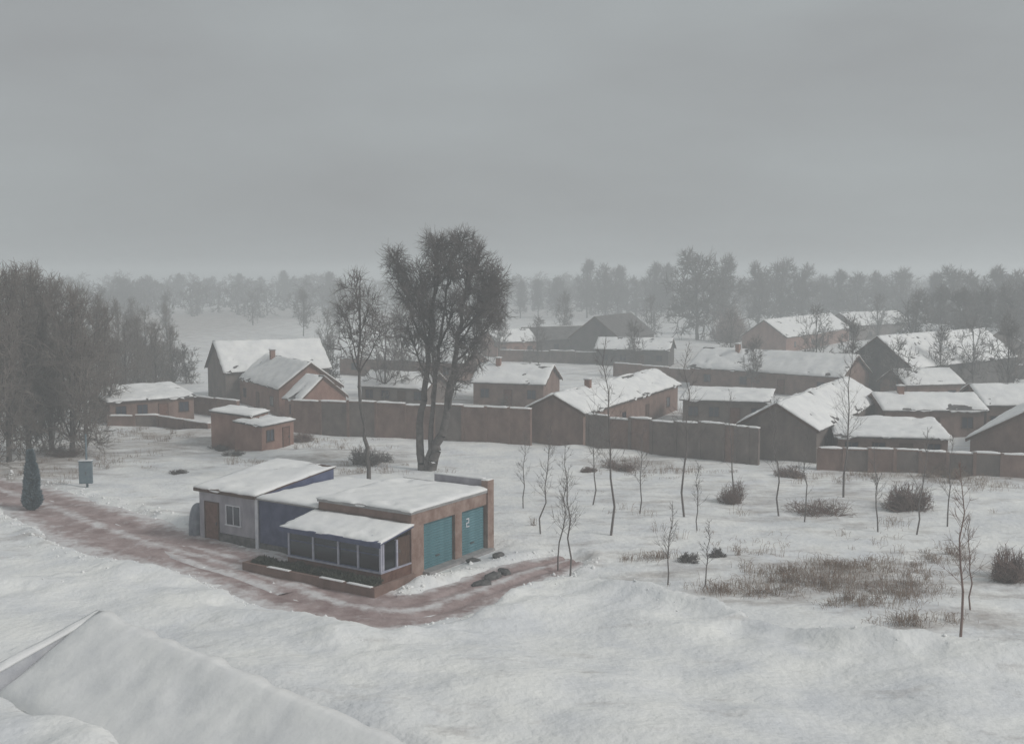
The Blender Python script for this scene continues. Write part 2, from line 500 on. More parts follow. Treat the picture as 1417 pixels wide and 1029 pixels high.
ax_ = axis(-44, 40, 0.28, 2600)
ay_ = axis(20, 108, 0.28, 2600)
GX, GY = np.meshgrid(ax_, ay_)
GZ = gh(GX, GY)
n0, n1 = GX.shape
gid = np.arange(n0 * n1).reshape(n0, n1)
gq = np.stack([gid[:-1, :-1], gid[:-1, 1:], gid[1:, 1:], gid[1:, :-1]], -1).reshape(-1, 4)
gme = np_mesh('ground', np.stack([GX, GY, GZ], -1).reshape(-1, 3), gq)
_ye = np.interp(GX, _cx, _cy)
_thin = np.zeros_like(GX)
for a, b, sx, sy, k in [(1180, 800, 190, 34, 1.0), (1120, 690, 260, 36, 0.55), (860, 690, 160, 60, 0.3), (1270, 870, 90, 14, 0.6), (1290, 655, 200, 18, 0.9), (250, 612, 170, 26, 0.8), (70, 640, 110, 45, 1.0), (880, 640, 90, 12, 0.8),
                        (480, 635, 120, 18, 0.8), (620, 560, 240, 22, 0.8), (1000, 580, 160, 20, 0.8), (1280, 570, 150, 30, 0.8), (250, 700, 120, 30, 0.3), (30, 740, 60, 20, 0.4), (1000, 500, 400, 30, 0.6), (300, 440, 220, 24, 1.0), (700, 430, 500, 14, 0.8), (840, 770, 130, 22, 0.5), (950, 795, 130, 20, 0.6), (1060, 825, 120, 16, 0.7), (1380, 860, 120, 24, 0.7), (1380, 790, 120, 40, 0.7)]:
    c0, ex, ey = P(a, b), P(a + sx, b), P(a, b - sy)
    rx_, ry_ = (ex - c0).length, abs(ey.y - c0.y)
    _thin = np.maximum(_thin, k * np.exp(-((GX - c0.x) / rx_) ** 2 - ((GY - c0.y) / ry_) ** 2))
_thin *= sstep(0.3, -0.6, _ye - GY)
_at0 = gme.attributes.new('thin', 'FLOAT', 'POINT')
_at0.data.foreach_set('value', _thin.ravel().astype(np.float32))
go = mesh_obj('snowy_ground', gme, 'snow', smooth=True)
tag(go, 'white snow covering the open ground and the village', kind='structure')

road_names = ['road', 'forecourt_path']
for ri, d in enumerate(_rp):
    tn = np.gradient(d[:, :2], axis=0)
    tn /= np.linalg.norm(tn, axis=1, keepdims=True)
    nn = np.stack([-tn[:, 1], tn[:, 0]], -1)
    K = 28
    off = np.linspace(-1, 1, K + 1)
    X = d[:, None, 0] + nn[:, None, 0] * off[None] * (d[:, None, 2] * 0.5 + 0.4)
    Y = d[:, None, 1] + nn[:, None, 1] * off[None] * (d[:, None, 2] * 0.5 + 0.4)
    rut = 0.11 * np.exp(-((np.abs(off) - 0.3) / 0.09) ** 2)
    Z = -0.07 - ri * 0.006 - rut[None] + 0.10 * vnoise(X / 1.3, Y / 1.3, 31) + 0.06 * vnoise(X / 0.5, Y / 0.5, 32) - 0.5 * sstep(0.9, 1.0, np.abs(off))[None]
    rid = np.arange(X.size).reshape(X.shape)
    rq = np.stack([rid[:-1, :-1], rid[:-1, 1:], rid[1:, 1:], rid[1:, :-1]], -1).reshape(-1, 4)
    rme = np_mesh('road', np.stack([X, Y, Z], -1).reshape(-1, 3), rq)
    sl_ = np.clip(sstep(0.35, 0.95, np.abs(off))[None] * 0.75 + 0.55 * np.exp(-(off / 0.12) ** 2)[None] + 0 * X, 0, 1)
    at = rme.attributes.new('slush', 'FLOAT', 'POINT')
    at.data.foreach_set('value', sl_.ravel().astype(np.float32))
    ro = mesh_obj(road_names[ri], rme, 'mud', smooth=True)
    tag(ro, ['pinkish brown muddy road trodden bare of snow around the shop', 'muddy forecourt trodden in front of the plastered end of the shop'][ri], kind='structure')


# ------------------------------------------------------------------ houses
def frame_of(a, b):
    """local frame: x along a->b, y away to its left"""
    d = (b - a); d.z = 0
    return math.atan2(d.y, d.x), d.length


def window(parent, x0, x1, z0, z1, y=0.0, frame_m='white_paint', bars=1):
    """window on a wall facing -y at plane y"""
    f = MB()
    w = 0.07
    f.box(x0 - w, x0, y - 0.06, y + 0.03, z0, z1).box(x1, x1 + w, y - 0.06, y + 0.03, z0, z1)
    f.box(x0 - w, x1 + w, y - 0.062, y + 0.03, z1, z1 + w).box(x0 - w - 0.05, x1 + w + 0.05, y - 0.1, y + 0.03, z0 - w, z0)
    for i in range(bars):
        xm = x0 + (x1 - x0) * (i + 1) / (bars + 1)
        f.box(xm - 0.025, xm + 0.025, y - 0.05, y + 0.02, z0, z1)
    wo_ = f.build('window', frame_m, parent)
    for i in range(bars + 1):
        xa = x0 + (x1 - x0) * i / (bars + 1) + (0.027 if i else 0.002); xb = x0 + (x1 - x0) * (i + 1) / (bars + 1) - (0.027 if i < bars else 0.002)
        box('pane', 'glass', wo_, xa, xb, y - 0.022, y - 0.008, z0 + 0.003, z1 - 0.003)
    return wo_


def door(parent, x0, x1, z1, y=0.0, m='wood_dark'):
    d = box('door', m, parent, x0, x1, y - 0.05, y + 0.02, 0.02, z1)
    f = MB()
    f.box(x0 - 0.09, x0 - 0.004, y - 0.075, y + 0.02, 0, z1 + 0.09).box(x1 + 0.004, x1 + 0.09, y - 0.075, y + 0.02, 0, z1 + 0.09)
    f.box(x0 - 0.004, x1 + 0.004, y - 0.07, y + 0.02, z1 + 0.004, z1 + 0.085)
    f.build('door_frame', 'wood_dark', d)
    box('handle', 'stone', d, x1 - 0.16, x1 - 0.1, y - 0.11, y - 0.052, 0.95, 1.15)
    return d


def gable_house(label, pa, pb, he, hr, W, wall_m='brick', roof_snow=(1, 1), mono=False, nwin=2, doors=1, chimney=False, over=0.35, thick=0.2, seed=1, gable_win=False, name='village_house', cat='house', group=None, rag=0.7):
    a, b = P(*pa, he), P(*pb, he)
    a.z = b.z = 0
    rz, L = frame_of(a, b)
    t = empty(name, (a.x, a.y, 0.0), rz)
    tag(t, label, cat, group)
    base = -0.9
    # walls: one solid
    if mono:
        MB().prism([(0, 0, base), (0, W, base), (0, W, hr - 0.05), (0, 0, he - 0.05)][::-1], [(L, 0, base), (L, W, base), (L, W, hr - 0.05), (L, 0, he - 0.05)][::-1]).build('wall', wall_m, t)
    else:
        MB().prism([(0, 0, base), (0, W, base), (0, W, he - 0.03), (0, W / 2, hr - 0.05), (0, 0, he - 0.03)][::-1],
                   [(L, 0, base), (L, W, base), (L, W, he - 0.03), (L, W / 2, hr - 0.05), (L, 0, he - 0.03)][::-1]).build('wall', wall_m, t)
    o = over; th = 0.14
    slopes = []
    if mono:
        k = (hr - he) / W
        slopes.append(((-o, -o, he - k * o), (L + o, -o, he - k * o), (L + o, W + o, hr + k * o), (-o, W + o, hr + k * o)))
    else:
        k = (hr - he) / (W / 2)
        slopes.append(((-o, -o, he - k * o), (L + o, -o, he - k * o), (L + o, W / 2 - 0.002, hr), (-o, W / 2 - 0.002, hr)))
        slopes.append(((L + o, W + o, he - k * o), (-o, W + o, he - k * o), (-o, W / 2 + 0.002, hr), (L + o, W / 2 + 0.002, hr)))
    for i, q in enumerate(slopes):
        rr = MB().hexa(list(q) + [(x, y, z + th) for x, y, z in q]).build('roof', 'roof_tile', t)
        if roof_snow[min(i, len(roof_snow) - 1)]:
            snow('snow_cover', rr, *[(x, y, z + th) for x, y, z in q], thick=thick, seed=seed * 3 + i, step=0.32, rag=rag)
    if not mono:
        for xx in (-o - 0.03, L + o - 0.03):
            for s in (0, 1):
                y0, y1 = (-o, W / 2 - 0.002) if s == 0 else (W + o, W / 2 + 0.002)
                MB().hexa([(xx, y0, he - k * o - 0.16), (xx + 0.06, y0, he - k * o - 0.16), (xx + 0.06, y1, hr - 0.16), (xx, y1, hr - 0.16),
                          (xx, y0, he - k * o + th - 0.02), (xx + 0.06, y0, he - k * o + th - 0.02), (xx + 0.06, y1, hr + th - 0.02), (xx, y1, hr + th - 0.02)]).build('bargeboard', 'wood_dark', t)
    # openings on the long front wall
    n = nwin + doors
    if n:
        slots = [(i + 0.5) / n * L for i in range(n)]
        dd = doors and n // 2
        for i, x in enumerate(slots):
            if doors and i == dd:
                door(t, x - 0.5, x + 0.5, min(2.05, he - 0.5), 0, 'rust_wood' if seed % 2 else 'wood_dark')
            else:
                ww = min(0.55, L / n * 0.3)
                window(t, x - ww, x + ww, 1.0, min(2.1, he - 0.45), 0.0, 'wood_dark')
    if gable_win:
        gw = MB().box(-0.04, 0.02, W * 0.5 - 0.45, W * 0.5 + 0.45, 1.2, 2.2).build('window', 'white_paint', t)
        box('pane', 'glass', gw, -0.06, -0.045, W * 0.5 - 0.38, W * 0.5 + 0.38, 1.27, 2.13)
    if chimney:
        xx = L * 0.25
        yy = W * 0.42 if not mono else W * 0.5
        zz = hr - 0.3 if not mono else he
        c = box('chimney', 'brick_red', t, xx - 0.3, xx + 0.3, yy - 0.3, yy + 0.3, zz - 0.5, hr + 0.9)
        box('chimney_cap', 'concrete', c, xx - 0.38, xx + 0.38, yy - 0.38, yy + 0.38, hr + 0.903, hr + 1.0)
        snow('snow_cover', c, (xx - 0.38, yy - 0.38, hr + 1.0), (xx + 0.38, yy - 0.38, hr + 1.0), (xx + 0.38, yy + 0.38, hr + 1.0), (xx - 0.38, yy + 0.38, hr + 1.0), thick=0.12, step=0.19, over=0.02)
    return t


H = gable_house
H('long brick farmhouse with snowy gable roof rising above the courtyard wall', (807, 571), (938, 531), 3.4, 5.0, 6.3, 'brick', nwin=3, chimney=True, seed=2, thick=0.25)
H('grey gabled house whose snowy roof stands next to the flat snowy shed', (1130, 594), (1217, 551), 3.2, 5.3, 7.2, 'brick_grey', nwin=3, seed=3, thick=0.22)
H('big dark gabled barn towering over the village roofs', (1262, 508), (1405, 492), 4.2, 8.2, 10.5, 'dark_plaster', nwin=0, doors=0, seed=4, cat='barn', name='barn')
H('wide brown house with a long snow slope and a dark gable end', (955, 507), (1165, 521), 3.1, 5.7, 8.5, 'brick', nwin=3, seed=5, thick=0.24, chimney=True)
H('low shed under a flat white sheet of snow beside the grey gabled house', (1160, 604), (1312, 608), 2.4, 3.0, 8.0, 'brick', mono=True, nwin=3, seed=6, cat='shed', name='shed', thick=0.26)
H('brown gable-fronted house at the end of the village with snow along its verge', (1500, 617), (1530, 580), 2.6, 5.2, 9.0, 'brick', nwin=2, seed=7)
H('broad farmhouse with pale snow roof behind the dark barn', (1228, 470), (1345, 482), 3.4, 6.8, 12.0, 'brick_grey', nwin=3, seed=8)
H('distant brown gabled house next to the reddish bush', (1088, 466), (1175, 453), 3.5, 7.0, 10.0, 'brick_red', nwin=3, seed=9)
H('distant low house with bright snow roof under the treeline', (1185, 450), (1262, 446), 4.0, 7.0, 10.0, 'brick_grey', nwin=2, doors=0, seed=10)
H('steep dark gabled barn with bare tiles beyond the farmhouse', (858, 468), (905, 460), 4.0, 8.3, 11.0, 'dark_plaster', roof_snow=(0, 0), nwin=0, doors=0, seed=11, cat='barn', name='barn')
H('long low outbuilding with dark snowless roof joined beside the steep barn', (735, 470), (826, 467), 3.2, 5.6, 7.0, 'dark_plaster', roof_snow=(0, 1), nwin=3, seed=12, name='outbuilding', cat='outbuilding')
H('small brown cottage with snow roof behind the great tree', (688, 473), (742, 471), 3.2, 5.4, 7.0, 'brick_red', nwin=2, seed=13)
H('dark walled long house with a thin white roof below the steep barn', (825, 482), (925, 484), 3.2, 5.0, 7.0, 'dark_plaster', nwin=3, seed=14)
H('low grey lean-to with snow roof between the two gabled houses', (945, 553), (1062, 557), 2.8, 3.5, 6.0, 'brick_grey', mono=True, nwin=3, seed=15, cat='shed', name='shed')
H('brown house with shallow snowy roof behind the flat snowy shed', (1225, 567), (1362, 567), 2.9, 4.2, 7.0, 'brick', nwin=2, seed=16, chimney=True)
H('house with a bluish snow roof beyond the gable-fronted house', (1366, 560), (1470, 560), 3.3, 5.0, 8.0, 'brick', nwin=3, seed=17)
H('large dark gabled barn with a broad snow slope behind the stepped brick sheds', (312, 514), (455, 508), 4.2, 7.8, 10.0, 'brick_grey', nwin=0, doors=1, seed=18, cat='barn', name='barn', thick=0.25)
H('red brick house with square snow roof and brick verge', (330, 522), (386, 538), 3.3, 6.2, 8.0, 'brick_red', nwin=2, chimney=True, seed=19, over=0.2)
H('small house with one steep snow slope and a bare red brick gable', (394, 550), (416, 553), 2.8, 5.2, 6.4, 'brick_red', nwin=1, doors=0, seed=20, over=0.2)
H('low brick lean-to forming the front step of the stepped sheds', (362, 591), (406, 582), 2.5, 2.8, 3.2, 'brick_red', mono=True, nwin=1, doors=1, seed=21, cat='shed', name='shed', over=0.12, thick=0.2)
H('taller brick lean-to forming the back step of the stepped sheds', (347, 577), (371, 570), 3.2, 3.6, 4.2, 'brick_red', mono=True, nwin=0, doors=0, seed=22, cat='shed', name='shed', over=0.12, thick=0.2)
H('low brown outbuilding with wide snowy roof beside the bare thicket', (152, 557), (268, 549), 2.6, 3.5, 8.0, 'brick', mono=True, nwin=3, seed=23, name='outbuilding', cat='outbuilding')
H('long brown house half hidden behind the great tree', (470, 494), (640, 502), 3.0, 4.8, 7.0, 'brick', nwin=3, seed=24)
H('brown courtyard house with dark doorway behind the long brick wall', (655, 528), (752, 531), 3.0, 5.0, 8.0, 'brick', nwin=2, seed=25, chimney=True)
H('low snow roofed house in the courtyard behind the forked trunk', (500, 533), (590, 537), 2.6, 4.2, 6.0, 'brick_grey', nwin=3, seed=26)
H('low farm building with snow roof in front of the dark barn gable', (1255, 532), (1330, 530), 3.0, 4.6, 6.0, 'brick', nwin=2, seed=27)


# ------------------------------------------------------------------ courtyard walls
def yard_wall(label, pts, h, m, th=0.4, seed=1, name='courtyard_wall'):
    w = [P(a, b) for a, b in pts]
    t = empty(name, (w[0].x, w[0].y, 0))
    tag(t, label, 'wall', kind='thing')
    o = w[0]
    rw = random.Random(seed)
    for i in range(len(w) - 1):
        a, b = w[i] - o, w[i + 1] - o
        d = (b - a).normalized()
        nrm = Vector((-d.y, d.x, 0)) * th / 2
        ext = d * 0.003
        a2, b2 = a + (ext if i else Vector()), b - ext * 0
        hh = h + rw.uniform(-0.14, 0.14) * min(1, h / 2)
        mw = rw.choice([m, m, 'brick', 'brick_grey'])
        q = [a2 - nrm, b2 - nrm, b2 + nrm, a2 + nrm]
        up = lambda v, z: (v.x, v.y, z)
        pn = MB().hexa([up(v, -0.8) for v in q] + [up(v, hh) for v in q]).build('wall_panel', mw, t)
        n4 = nrm * 1.6; e4 = d * 0.28
        q4 = [a2 - n4, a2 - n4 + e4, a2 + n4 + e4, a2 + n4]
        MB().hexa([up(v, -0.8) for v in q4] + [up(v, hh + 0.2) for v in q4]).build('wall_pier', m, t)
        # a brick coping course, a little proud
        n2 = nrm * 1.25
        q2 = [a2 - n2, b2 - n2, b2 + n2, a2 + n2]
        MB().hexa([up(v, hh + 0.003) for v in q2] + [up(v, hh + 0.13) for v in q2]).build('coping', m, pn)
        n3 = nrm * 1.2
        q3 = [a2 - n3, b2 - n3, b2 + n3, a2 + n3]
        snow('snow_cover', pn, *[up(v, hh + 0.13) for v in q3], thick=0.2, seed=seed + i * 5, step=0.35, over=0.04)
    return t


def split(pts, n):
    out = []
    for i in range(len(pts) - 1):
        for k in range(n):
            t = k / n
            out.append((pts[i][0] * (1 - t) + pts[i + 1][0] * t, pts[i][1] * (1 - t) + pts[i + 1][1] * t))
    return out + [pts[-1]]


yard_wall('long brown brick courtyard wall with snow along its top behind the great tree', split([(405, 599), (520, 605), (640, 611), (735, 617)], 3), 3.55, 'brick', seed=1)
yard_wall('long grey courtyard wall with snow on top running past the saplings', split([(812, 621), (900, 629), (1000, 638), (1050, 643)], 3), 3.2, 'brick_grey', seed=2)
yard_wall('low brown wall with snow ridge beside the gable-fronted house', split([(1130, 650), (1270, 655), (1420, 662)], 4), 1.9, 'brick', seed=3)
yard_wall('low snow topped wall winding up to the stepped brick sheds', split([(150, 590), (220, 590), (290, 601)], 2), 1.15, 'brick', seed=4)
yard_wall('low village wall with snow between the farmhouse and the wide brown house', split([(850, 520), (962, 529)], 3), 2.0, 'brick', seed=6)
yard_wall('yard wall with snow top beside the shallow roofed brown house', split([(1165, 562), (1228, 568)], 2), 2.0, 'brick', seed=7)
yard_wall('distant yard wall behind the trunks of the great tree', split([(565, 519), (662, 521)], 3), 2.0, 'brick', seed=8)
yard_wall('distant yard wall below the small brown cottage', split([(690, 500), (830, 504)], 4), 2.2, 'brick_grey', seed=9)
yard_wall('yard wall below the dark barn and the bluish snow roof', split([(1335, 520), (1440, 525)], 3), 2.2, 'brick', seed=10)
yard_wall('short wall with snow cap joining the outbuilding and the red brick house', split([(268, 572), (330, 580)], 2), 2.0, 'brick', seed=5)

# ------------------------------------------------------------------ the roadside shop
RZS = math.atan2(-E1.y, -E1.x)     # local +x = -E1 (towards the garage side), local +y = E2 (into the building)
shop = empty('roadside_shop', (SHOP0.x, SHOP0.y, 0), RZS)
tag(shop, 'flat roofed roadside shop with blue front, glazed porch and teal garage shutters', 'shop')
B0 = -0.7
# local x runs from -17.5 (far end) to 0 (garage side)
wl = box('wall', 'tan_brick', shop, -7, -0.35, 0, 8, B0, 3.55); wl['label'] = 'brick garage block of the shop'
wm = box('wall', 'blue_paint', shop, -12.2, -7.003, 0.06, 7.9, B0, 3.05); wm['label'] = 'dark blue painted middle wall'
lw = MB().prism([(-17.5, 0, B0), (-17.5, 7, B0), (-17.5, 7, 3.95), (-17.5, 0, 3.2)][::-1], [(-12.203, 0, B0), (-12.203, 7, B0), (-12.203, 7, 3.95), (-12.203, 0, 3.2)][::-1]).build('wall', 'pale_plaster', shop)
lw['label'] = 'pale plastered end block of the shop'
bl = box('side_panel', 'blue_paint', lw, -12.202, -12.15, 0.03, 6.98, 3.0, 3.24)
MB().hexa([(-12.2, 0.05, 3.25), (-12.15, 0.05, 3.25), (-12.15, 6.97, 3.25), (-12.2, 6.97, 3.25), (-12.2, 0.05, 3.26), (-12.15, 0.05, 3.26), (-12.15, 6.97, 3.93), (-12.2, 6.97, 3.93)]).build('side_panel', 'blue_paint', lw)
# roofs
r1 = box('roof', 'concrete', shop, -7.0, 0.1, -0.18, 8.1, 3.553, 3.72)
snow('snow_cover', r1, (-6.98, -0.18, 3.72), (0.1, -0.18, 3.72), (0.1, 7.7, 3.72), (-6.98, 7.7, 3.72), thick=0.2, seed=3, step=0.25, over=0.1, rag=0.45)
r2 = box('roof', 'concrete', shop, -12.2, -7.003, -0.15, 8.0, 3.053, 3.16)
snow('snow_cover', r2, (-12.14, -0.15, 3.16), (-7.01, -0.15, 3.16), (-7.01, 8.0, 3.16), (-12.14, 8.0, 3.16), thick=0.2, seed=5, step=0.3, over=0.05)
qq = [(-17.7, -0.25, 3.18), (-12.14, -0.25, 3.18), (-12.14, 7.2, 3.98), (-17.7, 7.2, 3.98)]
r3 = MB().hexa(qq + [(x, y, z + 0.1) for x, y, z in qq]).build('roof', 'wood_dark', shop)
snow('snow_cover', r3, *[(x, y, z + 0.1) for x, y, z in qq], thick=0.18, seed=7, step=0.25, over=0.1, rag=0.45)
# rear parapet with snow top and the tall corner pier
pp = box('parapet', 'pale_plaster', shop, -4.2, -0.36, 7.72, 8.05, 3.723, 4.3)
snow('snow_cover', pp, (-4.2, 7.7, 4.3), (-0.36, 7.7, 4.3), (-0.36, 8.07, 4.3), (-4.2, 8.07, 4.3), thick=0.14, seed=8, step=0.18, over=0.03)
cp = box('corner_pier', 'tan_brick', shop, -0.353, 0.13, 7.45, 8.12, B0, 4.3)
snow('snow_cover', cp, (-0.353, 7.45, 4.3), (0.13, 7.45, 4.3), (0.13, 8.12, 4.3), (-0.353, 8.12, 4.3), thick=0.12, seed=9, step=0.16, over=0.03)
# garage front on the x=0 side
for y0, y1 in ((0.0, 1.1), (4.15, 4.85)):
    box('brick_pier', 'tan_brick', shop, -0.348, 0.02, y0, y1, B0, 2.8)
box('lintel', 'tan_brick', shop, -0.346, 0.035, 0.0, 7.447, 2.803, 3.55)
for y0, y1 in ((1.1, 4.15), (4.85, 7.447)):
    sh = box('shutter', 'teal_metal', shop, -0.34, -0.2, y0 + 0.003, y1 - 0.003, 0.0, 2.795)
    n = 16
    sl = MB().prism([(-0.198, y0 + 0.05, 0.0), (-0.198, y0 + 0.05, 0.15), (-0.165, y0 + 0.05, 0.12), (-0.165, y0 + 0.05, 0.03)], [(-0.198, y1 - 0.05, 0.0), (-0.198, y1 - 0.05, 0.15), (-0.165, y1 - 0.05, 0.12), (-0.165, y1 - 0.05, 0.03)]).build('slat', 'teal_metal', sh)
    sl.location.z = 0.02
    for i in range(1, n):
        c = sl.copy(); COL.objects.link(c); c.parent = sh; c.location.z = 0.02 + i * 0.165
    bx_ = box('handle', 'stone', sh, -0.165, -0.11, (y0 + y1) / 2 - 0.18, (y0 + y1) / 2 + 0.18, 0.62, 0.68)
pm = MB()                                       # white numeral brushed on the farther shutter
for y0, y1, z0, z1 in ((5.55, 5.85, 2.18, 2.25), (5.78, 5.85, 2.0, 2.18), (5.55, 5.85, 1.93, 2.0), (5.55, 5.62, 1.77, 1.93), (5.55, 5.87, 1.7, 1.77)):
    pm.box(-0.164, -0.156, y0, y1, z0, z1)
pm.build('painted_numeral', 'white_paint', shop)
box('threshold', 'concrete', shop, -0.345, 0.5, 1.0, 7.7, B0, -0.001 + 0.06)
# brown brick band above the porch roof
box('brick_band', 'brick', shop, -6.98, -0.36, -0.06, -0.003, 3.08, 3.545)
ce = box('brick_pier', 'brick', shop, -0.352, 0.03, -0.08, -0.003, B0, 3.5)
# left block front: door, window, corner post, plinth
door(lw, -16.9, -15.75, 2.35, 0.0, 'rust_wood')
window(lw, -14.95, -13.75, 1.15, 2.35, 0.0)
box('corner_post', 'white_paint', lw, -12.35, -12.1, -0.09, -0.004, B0, 3.1)
box('fascia', 'wood_dark', r3, -17.72, -12.12, -0.3, -0.253, 3.06, 3.27)
box('plinth', 'stone', lw, -15.6, -12.4, -0.09, -0.003, B0, 0.5)
pl = box('plinth', 'stone', wm, -12.0, -8.4, -0.03, 0.057, B0, 0.3)
door(wm, -8.25, -7.25, 2.15, 0.06, 'rust_wood')

# porch
PF = -2.7
porch = wl
pr = box('porch_base', 'rust_wood', shop, -7.0, -0.002, PF, -0.085, B0, 0.75)
box('porch_floor_beam', 'lavender_paint', pr, -7.05, 0.05, PF - 0.05, -0.087, 0.753, 0.83)
posts = [-7.0, -5.1, -3.2, -1.75, -0.16]
for x in posts:
    box('porch_post', 'lavender_paint', shop, x + 0.03, x + 0.15, PF, PF + 0.14, 0.833, 2.36)
for x0, x1 in zip(posts[:-1], posts[1:]):
    wd = MB().box(x0 + 0.163, x1 - 0.003, PF + 0.04, PF + 0.10, 0.833, 0.9).box(x0 + 0.163, x1 - 0.003, PF + 0.04, PF + 0.10, 2.28, 2.358)
    wd.box(x0 + 0.163, x1 - 0.003, PF + 0.035, PF + 0.095, 1.72, 1.78).build('window_frame', 'blue_paint', shop)
    f_ = bpy.data.objects[-1] if False else None
    xm = (x0 + 0.163 + x1) / 2
    for za, zb in ((0.903, 1.717), (1.783, 2.277)):
        box('pane', 'clear_glass', shop, x0 + 0.166, x1 - 0.006, PF + 0.06, PF + 0.075, za, zb)
# garage-side flank of the porch: glazing and a brown door
for y in (PF + 0.162, -1.35):
    box('porch_post', 'lavender_paint', shop, -0.158, -0.004, y + 0.002, y + 0.14, 0.833, 2.36)
box('pane', 'clear_glass', shop, -0.1, -0.08, PF + 0.31, -1.352, 0.84, 2.34)
sd = box('door', 'wood_dark', shop, -0.12, -0.05, -1.2, -0.1, 0.84, 2.42)
box('handle', 'stone', sd, -0.048, 0.0, -1.1, -1.02, 1.6, 1.78)
box('porch_side_wall', 'blue_paint', shop, -7.0, -6.9, PF + 0.165, -0.09, 0.833, 2.4)
# porch roof with a blue fascia
qp = [(-7.25, PF - 0.3, 2.42), (0.22, PF - 0.3, 2.42), (0.22, -0.09, 2.86), (-7.25, -0.09, 2.86)]
pf = MB().hexa(qp + [(x, y, z + 0.12) for x, y, z in qp]).build('porch_roof', 'blue_paint', shop)
MB().hexa([(-7.28, PF - 0.345, 2.27), (0.25, PF - 0.345, 2.27), (0.25, PF - 0.303, 2.27), (-7.28, PF - 0.303, 2.27), (-7.28, PF - 0.345, 2.54), (0.25, PF - 0.345, 2.54), (0.25, PF - 0.303, 2.54), (-7.28, PF - 0.303, 2.54)]).build('fascia', 'blue_paint', pf)
snow('snow_cover', pf, *[(x, y, z + 0.12) for x, y, z in qp], thick=0.17, seed=11, step=0.2, over=0.1, rag=0.5)

def to_world(x, y, z=0.0):
    c, s = math.cos(RZS), math.sin(RZS)
    return Vector((SHOP0.x + x * c - y * s, SHOP0.y + x * s + y * c, z))


# goods stacked inside the porch
for i, (x, y, w, h, m_, lab) in enumerate([(-6.3, -1.6, 0.7, 0.75, 'cardboard', 'tall cardboard carton inside the porch beside the blue wall'), (-5.4, -1.4, 0.6, 0.4, 'lilac_plastic', 'low lilac crate inside the porch between two cartons'),
                                          (-4.3, -1.7, 0.8, 0.55, 'cardboard', 'wide cardboard carton in the middle of the porch'), (-2.7, -1.5, 0.7, 0.9, 'rust_wood', 'brown wooden chest standing tall inside the porch'),
                                          (-1.6, -1.7, 0.6, 0.5, 'lilac_plastic', 'lilac crate inside the porch next to the side door')]):
    e = empty('goods_crate', to_world(x, y, 0.835), RZS + 0.1 * (i - 2)); tag(e, lab, 'crate', 'goods stacked inside the porch')
    box('crate_body', m_, e, -w / 2, w / 2, -0.25, 0.25, 0.0, h)
    box('crate_lid', m_, e, -w / 2 - 0.02, w / 2 + 0.02, -0.27, 0.27, h + 0.003, h + 0.05)

# low brick planter round the porch with a clipped dead hedge in it
plan = empty('brick_planter', (SHOP0.x, SHOP0.y, 0), RZS)
tag(plan, 'low brown brick planter edging the glazed porch of the shop', 'planter')
box('planter_wall', 'brick', plan, -9.2, 0.75, -4.15, -3.95, -0.5, 0.42)
box('planter_wall', 'brick', plan, 0.55, 0.75, -3.947, -0.6, -0.5, 0.42)
box('planter_wall', 'brick', plan, -9.2, -9.0, -3.947, -2.4, -0.5, 0.42)
box('soil', 'weed', plan, -8.997, 0.547, -3.947, -2.75, -0.4, 0.2)
for i in range(5):
    x0 = -9.2 + i * 2.0
    if i in (1, 3, 4):
        snow('snow_cover', plan, (x0, -4.16, 0.42), (x0 + 1.7, -4.16, 0.42), (x0 + 1.7, -3.94, 0.42), (x0, -3.94, 0.42), thick=0.1, seed=40 + i, step=0.14, over=0.02)


# ------------------------------------------------------------------ plants
def unit(v):
    return v / np.maximum(np.linalg.norm(v, axis=-1, keepdims=True), 1e-6)


def path_segs(pts, r0, r1, rng, wob=0.0):
    pts = [np.array(p, float) for p in pts]
    if wob:
        for i in range(1, len(pts) - 1):
            pts[i] = pts[i] + rng.normal(0, wob, 3)
    n = len(pts) - 1
    out = []
    for i in range(n):
        a = r0 + (r1 - r0) * i / n; b = r0 + (r1 - r0) * (i + 1) / n
        out.append([*pts[i], *pts[i + 1], a, b])
    return out, pts


